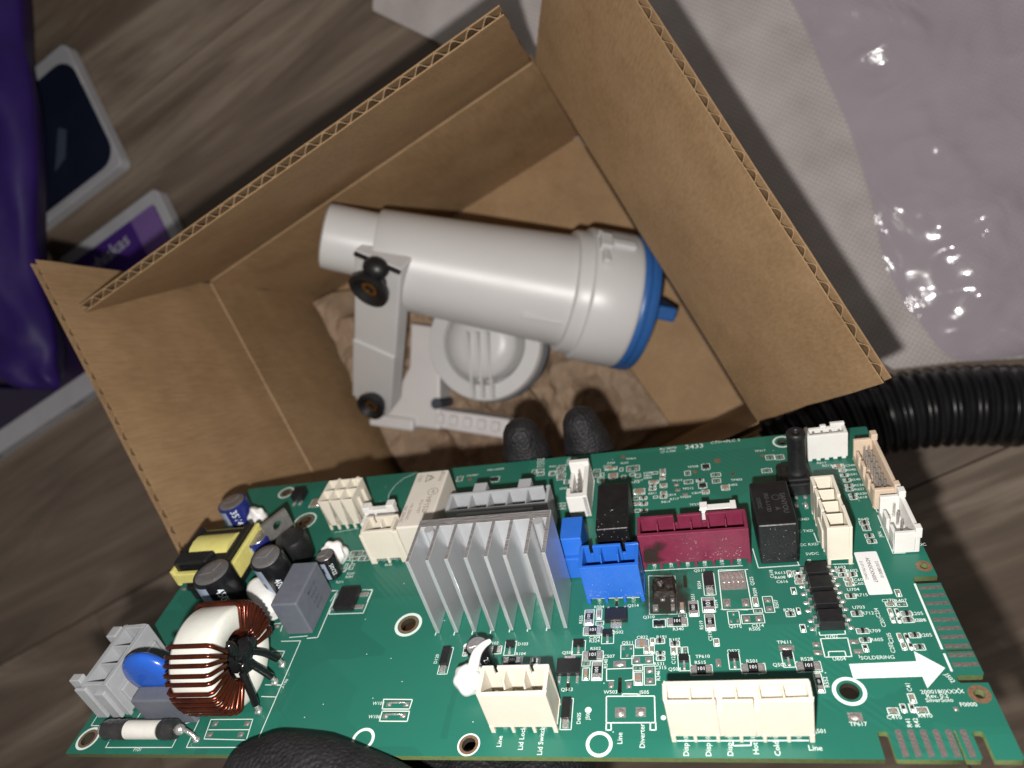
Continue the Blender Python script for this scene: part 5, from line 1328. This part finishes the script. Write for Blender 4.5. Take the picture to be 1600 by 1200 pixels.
cap(59.6, 61.2, 3.2, 9.0, sleeveblack, ('50V22',), -60, size=1.8)
cap(118.8, 24.6, 3.1, 8.6, sleeveblack, ('25V',), -60, size=2.0)
# film capacitors
b = MB(MM); b.box(53.2, 37.2, .3, 62.0, 54.0, 13.7); fc = b.build('film_capacitor', filmgrey, pcbo, bevel=.0006, seg=3)
for k, s in enumerate(('MKP X2', '0.47uF', '310V~', '40/110')):
    vs, fs = text_mesh(s, 1.6); b = MB(MM); b.M = T(62.05, 46.0, 10.6 - 2.2 * k) @ RZ(90) @ RX(90); b.add(vs, fs); b.build('print', inkfaint, fc)
b = MB(MM); b.box(22.0, 8.6, .3, 38.6, 13.4, 10.6); b.build('film_capacitor', filmgrey, pcbo, bevel=.0006, seg=3)
# varistor disc
b = MB(MM); b.M = T(25.6, 15.6, 13.2) @ RX(90); b.lathe([(0, -2.3), (4, -2.2), (6.6, -1.8), (7.7, -.9), (8.0, 0), (7.7, .9), (6.6, 1.8), (4, 2.2), (0, 2.3)], 48)
va = b.build('varistor', varblue, pcbo)
for x in (22.8, 28.4):
    b = MB(MM); b.tube([(x, 15.6, 8), (x, 15.6, 5.5), (x, 15.6, 3)], [1.9, 1.3, .7], 12); b.build('coated_leg', varblue, va)
# transformer
TX_ = T(0, 0, 0)
b = MB(MM); b.box(9.6, 53.4, 4.5, 30.4, 72.6, 6.4); b.box(9.8, 54.2, 6.4, 11.4, 71.8, 16.4); b.box(28.4, 54.2, 6.4, 30.0, 71.8, 16.4); b.box(10.2, 53.6, 0, 12.0, 55.2, 5); b.box(27, 53.6, 0, 29, 55.2, 5); b.box(11.4, 56.0, 6.4, 28.4, 70.0, 15.8)
tr = b.build('transformer', black, pcbo, bevel=.0003)
b = MB(MM)
prof = [(57.2, 8), (57.2, 13.2), (58.4, 15.6), (60.6, 17.0), (63.4, 17.4), (66.2, 17.0), (68.4, 15.6), (69.6, 13.2), (69.6, 8)]
vs = [(x, y_, z) for x in (12.6, 27.4) for y_, z in prof]; n = len(prof)
b.add(vs, [(i, i + 1, n + i + 1, n + i) for i in range(n - 1)] + [list(range(n)), list(range(n, 2 * n))[::-1]], 0, True)
b.build('taped_winding', yellow, tr)
b = MB(MM); b.box(8.8, 52.4, 9.2, 31.2, 54.2, 13.4); b.box(8.8, 72.0, 9.2, 31.2, 73.4, 13.4); b.box(30.2, 52.4, 8.2, 31.8, 73.4, 14.8); b.box(8.4, 52.4, 8.2, 9.9, 73.4, 14.8)
b.build('core_tape', yellow, tr, bevel=.0004)
b = MB(MM); b.hexa([(10.4, 54.0, 16), (22.5, 54.0, 16), (23.5, 58.6, 16), (10.4, 58.6, 16), (10.4, 54.0, 17.2), (22.3, 54.0, 17.2), (23.3, 58.4, 17.4), (10.4, 58.4, 17.4)]); b.build('bobbin_flange', black, tr, bevel=.0003)
# upright power transistor with metal tab
b = MB(MM); b.M = T(37.2, 73.6, 0) @ RZ(59); b.box(-5, -1.6, 1.5, 5, 1.6, 9); q_ = b.build('power_transistor', black, pcbo, bevel=.0004)
b = MB(MM); b.M = T(37.2, 73.6, 0) @ RZ(59)
hole = [(1.75 * math.cos(2 * math.pi * i / 20), 13.2 + 1.75 * math.sin(2 * math.pi * i / 20)) for i in range(20)]
outer = []
for i in range(20):
    a = 2 * math.pi * i / 20; c_, s_ = math.cos(a), math.sin(a); k = min(5 / max(abs(c_), 1e-6), 3.6 / max(abs(s_), 1e-6)); outer.append((c_ * k, 13.2 + s_ * k))
for yy in (-1.7, -.4): b.add([(x, yy, z) for x, z in hole] + [(x, yy, z) for x, z in outer], [(i, (i + 1) % 20, 20 + (i + 1) % 20, 20 + i) for i in range(20)])
b.add([(x, yy, z) for yy in (-1.7, -.4) for x, z in outer], [(i, (i + 1) % 20, 20 + (i + 1) % 20, 20 + i) for i in range(20)])
b.add([(x, yy, z) for yy in (-1.7, -.4) for x, z in hole], [(i, (i + 1) % 20, 20 + (i + 1) % 20, 20 + i) for i in range(20)])
b.build('metal_tab', steelgrey, q_)
# sleeved choke
b = MB(MM); b.M = T(43.6, 69.6, 0); b.lathe([(4.6, .5), (5.4, 1.2), (5.5, 9.2), (5.0, 10.4), (3.2, 10.8), (0, 10.7)], 32); b.build('sleeved_choke', black, pcbo)
b = MB(MM); b.box(26.0, 100.6, .4, 31.0, 105.6, 3.6); cp = b.build('power_transistor', black, pcbo, bevel=.0003)
for dx in (1.2, 3.8):
    b = MB(MM); b.box(26 + dx - .5, 98.4, .05, 26 + dx + .5, 100.7, .6); b.ball((26 + dx, 99.2, .4), (.7, .9, .5), 8); b.build('lead', tin, cp)
# ceramic fuse
b = MB(MM); b.cyl((19.6, 5.1, 3.1), (30.2, 5.1, 3.1), 2.45, n=28); fu = b.build('fuse', ceramic, pcbo)
for x0, x1 in ((11.6, 19.7), (30.1, 35.2)):
    b = MB(MM); b.M = T(x0, 5.1, 3.1) @ RY(90); L_ = x1 - x0
    b.lathe([(1.3, 0), (2.5, .5), (2.75, 1.2), (2.62, L_ * .45), (2.78, L_ * .5), (2.66, L_ * .55), (2.7, L_ - .4), (2.5, L_)], 28); b.build('shrink_sleeve', shrink, fu)
b = MB(MM); b.ball((36.4, 5.1, 3.1), (1.6, 1.5, 1.5), 14); b.tube([(36, 5.1, 3.2), (38.4, 4.9, 3.0), (40.2, 4.4, 1.8), (41.0, 4.0, .2)], .62, 10); b.ball((41.0, 3.9, .4), (1.1, 1.0, .6), 12); b.build('lead', tin, fu)
b = MB(MM); b.ball((10.8, 5.1, 3.0), (1.4, 1.4, 1.4), 12); b.tube([(11, 5.1, 3.1), (9.6, 5.1, 2.6), (9.2, 5.1, .2)], .6, 10); b.build('lead', tin, fu)

# common-mode choke: white ring core on edge, two enamelled windings
tcu, tcv, tch, RO, RI, TW = 48.0, 18.8, 14.9, 13.6, 7.0, 12.6
TMx = T(tcu, tcv, tch) @ RY(90)          # local z along the board's long edge
b = MB(MM); b.M = TMx
hw = TW / 2
b.lathe([(RI, -hw + 1), (RI + .8, -hw), (RO - 1.4, -hw), (RO - .4, -hw + .4), (RO, -hw + 1.4), (RO, hw - 1.4), (RO - .4, hw - .4), (RO - 1.4, hw), (RI + .8, hw), (RI, hw - 1), (RI, -hw + 1)], 72)
tor = b.build('toroid_choke', corewhite, pcbo)
tor['label'] = 'white ring core wound with two coils of reddish copper wire'
def turn(a, da=0, r_=.62):
    """one closed turn of wire round the core section at angle a (degrees); da slants it across"""
    pts = []
    ro, ri, w_ = RO + .62, RI - .62, hw + .62
    loop = [(ro, -w_ + 1.2), (ro, w_ - 1.2), (ro - .6, w_ - .2), (ro - 1.4, w_), (ri + 1.4, w_), (ri + .5, w_ - .3), (ri, w_ - 1.2), (ri, -w_ + 1.2), (ri + .5, -w_ + .3), (ri + 1.4, -w_), (ro - 1.4, -w_), (ro - .6, -w_ + .2)]
    n = len(loop)
    for i, (r, z) in enumerate(loop):
        f = (ro - r) / (ro - ri)
        an = math.radians(a + da * f)
        pts.append((r * math.cos(an), r * math.sin(an), z))
    b = MB(MM); b.M = TMx; b.tube(pts, r_, 8, closed=True)
    return b.build('wire_turn', wire, tor)
# local angle: after RY(90), local x points to -z (down), local y stays along the board depth
rr = random.Random(2)
for i in range(12): turn(64 + 7.4 * i + rr.uniform(-.8, .8), rr.uniform(-4, 4))
for a in (207, 217, 226.5, 236.5, 245, 256, 263, 270, 278, 286, 295, 304, 313): turn(a + rr.uniform(-.8, .8), rr.uniform(-3, 3))
b = MB(MM); b.M = TMx
b.ball((-.5, 1.6, hw + .6), (3.4, 4.0, 1.7), 18, wob=.5, seed=1.0); b.ball((-5.2, -1.6, hw + .3), (2.6, 1.8, 1.4), 14, wob=.4, seed=3.0); b.ball((2.6, -1.0, hw + .4), (2.4, 2.2, 1.5), 14, wob=.4, seed=5.0)
b.ball((0, 0, hw - 3), (5.2, 5.2, 3.0), 18, wob=.3, seed=7.0)
b.build('epoxy_dab', epoxy, tor)
for pts in ([(55, 21, 14), (56.2, 23.5, 10), (56.8, 26, 4), (56.9, 26.5, .5)], [(55, 18.5, 13), (56.4, 19.5, 8), (57.2, 20.5, 3.5), (57.2, 20.8, .5)], [(55, 15.5, 12.5), (56.0, 13.5, 7), (56.4, 12.2, 3), (56.4, 12.0, .4)]):
    b = MB(MM); b.tube(catmull(pts[:3], 6), 1.0, 12); b.build('lead_sleeve', epoxy, tor)
    b = MB(MM); b.tube(catmull(pts[1:], 6), .7, 8); b.ball((pts[3][0], pts[3][1], .7), (1.2, 1.1, .8), 12, wob=.5); b.build('lead', tin, tor)

# ================================================================== glue dabs
def dab(c, r, wob=.25, seed=1.0, parent=pcbo):
    b = MB(MM); b.ball(c, r, 36, wob=wob, seed=seed); return b.build('glue_dab', glue, parent)
dab((117.2, 17.4, 4.6), (4.0, 3.6, 4.4), .18, 1.0)
b = MB(MM); b.tube(catmull([(118.2, 18.2, 6.0), (119.6, 21, 9.4), (121.0, 23.4, 9.8), (122.6, 25.2, 9.4)], 6), [1.7 - .06 * i for i in range(19)], 10); b.build('glue_strand', glue, pcbo)
dab((18.4, 88.6, 4.0), (3.4, 3.0, 4.6), .3, 2.0)
dab((59.4, 66.8, 4.5), (4.2, 3.0, 4.4), .3, 3.0)
dab((48.6, 60.5, 2.0), (2.2, 2.2, 2.2), .3, 4.0)
b = MB(MM); b.tube([(38.4, 51.6, 5.6), (42.6, 47.6, 5.2), (45.4, 45.0, 4.6), (46.0, 44.4, 4.4), (48.2, 42.2, 3.6)], [3.9, 3.6, 3.2, 2.2, 2.0], 16); b.ball((38.4, 51.6, 5.6), (3.8, 3.8, 3.8), 16); b.build('glue_dab', glue, pcbo)
# wire jumpers
for (x0, yy, x1, _y) in (PADS[24][1:3] + PADS[25][1:3], PADS[26][1:3] + PADS[27][1:3]):
    b = MB(MM); b.tube([(x0, yy, .1), (x0 + .1, yy, .6), (x0 + .6, yy, .8), (x1 - .6, yy, .8), (x1 - .1, yy, .6), (x1, yy, .1)], .28, 8); b.build('wire_jumper', tin, pcbo)

sk_o = sk.build('silkscreen_print', silk, sub); sk_o['kind'] = 'stuff'
pd_o = pads.build('solder_pads', tinpad, sub); pd_o['kind'] = 'stuff'
cu_o = cu_.build('copper_pads', copperpad, sub); cu_o['kind'] = 'stuff'

# ================================================================== GLOVED HAND holding the board from behind
hm = MB(MM)
def capsule(path, radii):
    P = [Vector(p) for p in path]
    for (a, b_), (ra, rb) in zip(zip(P, P[1:]), zip(radii, radii[1:])):
        hm.cyl(a, b_, ra, rb, n=20)
    for p, r in zip(P, radii): hm.ball(p, r * 1.0, 18)
# far-edge fingers (two curl over the edge, two stay behind the board)
capsule([(106, 30, -34), (110, 84, -44), (116.5, 116, -34), (116.5, 123.5, -17), (116.2, 124, -5), (115.8, 124.3, 3)], [11, 10.2, 10.2, 10.0, 9.4, 7.4])
capsule([(126, 30, -36), (134, 86, -46), (140, 117, -36), (140.5, 125, -18), (140, 126, -5), (139.2, 126.6, 3.5)], [11, 10.2, 10.2, 10.0, 9.4, 7.4])
capsule([(88, 30, -34), (86, 76, -42), (86, 100, -34), (86, 107, -20), (86, 106, -13)], [10.5, 9.8, 9.2, 8.6, 8.0])
capsule([(70, 26, -32), (62, 62, -38), (60, 84, -32), (60, 92, -20), (60, 91, -12.5)], [9.5, 8.8, 8.2, 7.6, 7.2])
# palm and heel of the hand
for a, b_, ra, rb in (((66, 24, -34), (96, -30, -36), 13, 18), ((88, 30, -36), (104, -28, -38), 15, 19), ((108, 30, -38), (114, -26, -40), 16, 20), ((128, 28, -38), (124, -24, -38), 14, 18)):
    capsule([a, b_], [ra, rb])
capsule([(108, -24, -40), (112, -70, -60), (114, -130, -84)], [24, 27, 34])
# thumb lying along the near edge, over the component side
capsule([(124, -15, -26), (112, -17.5, -10), (98, -12.4, -1.6), (84, -8.0, 1.6), (72, -6.6, 2.2), (66, -6.8, 1.8)], [15, 13.5, 12.0, 10.8, 10.2, 9.0])
hand = hm.build('gloved_hand', glove)
hand.matrix_world = BM
rm = hand.modifiers.new('blend', 'REMESH'); rm.mode = 'VOXEL'; rm.voxel_size = .0013; rm.use_smooth_shade = True
sm_ = hand.modifiers.new('soften', 'SMOOTH'); sm_.iterations = 7; sm_.factor = .5
tag(hand, 'hand in black work glove gripping the green circuit board from behind', 'hand')

b3['label'] = 'bright blue three-pole connector'
bb['label'] = 'plain blue connector block beside the heatsink'
mr['label'] = 'maroon six-pole connector, scuffed and scorched'
gv['label'] = 'grey three-pole connector at the board corner'
g5['label'] = 'grey five-pole connector behind the heatsink'
s6['label'] = 'cream six-hole socket'
rw['label'] = 'white relay with printed lettering'
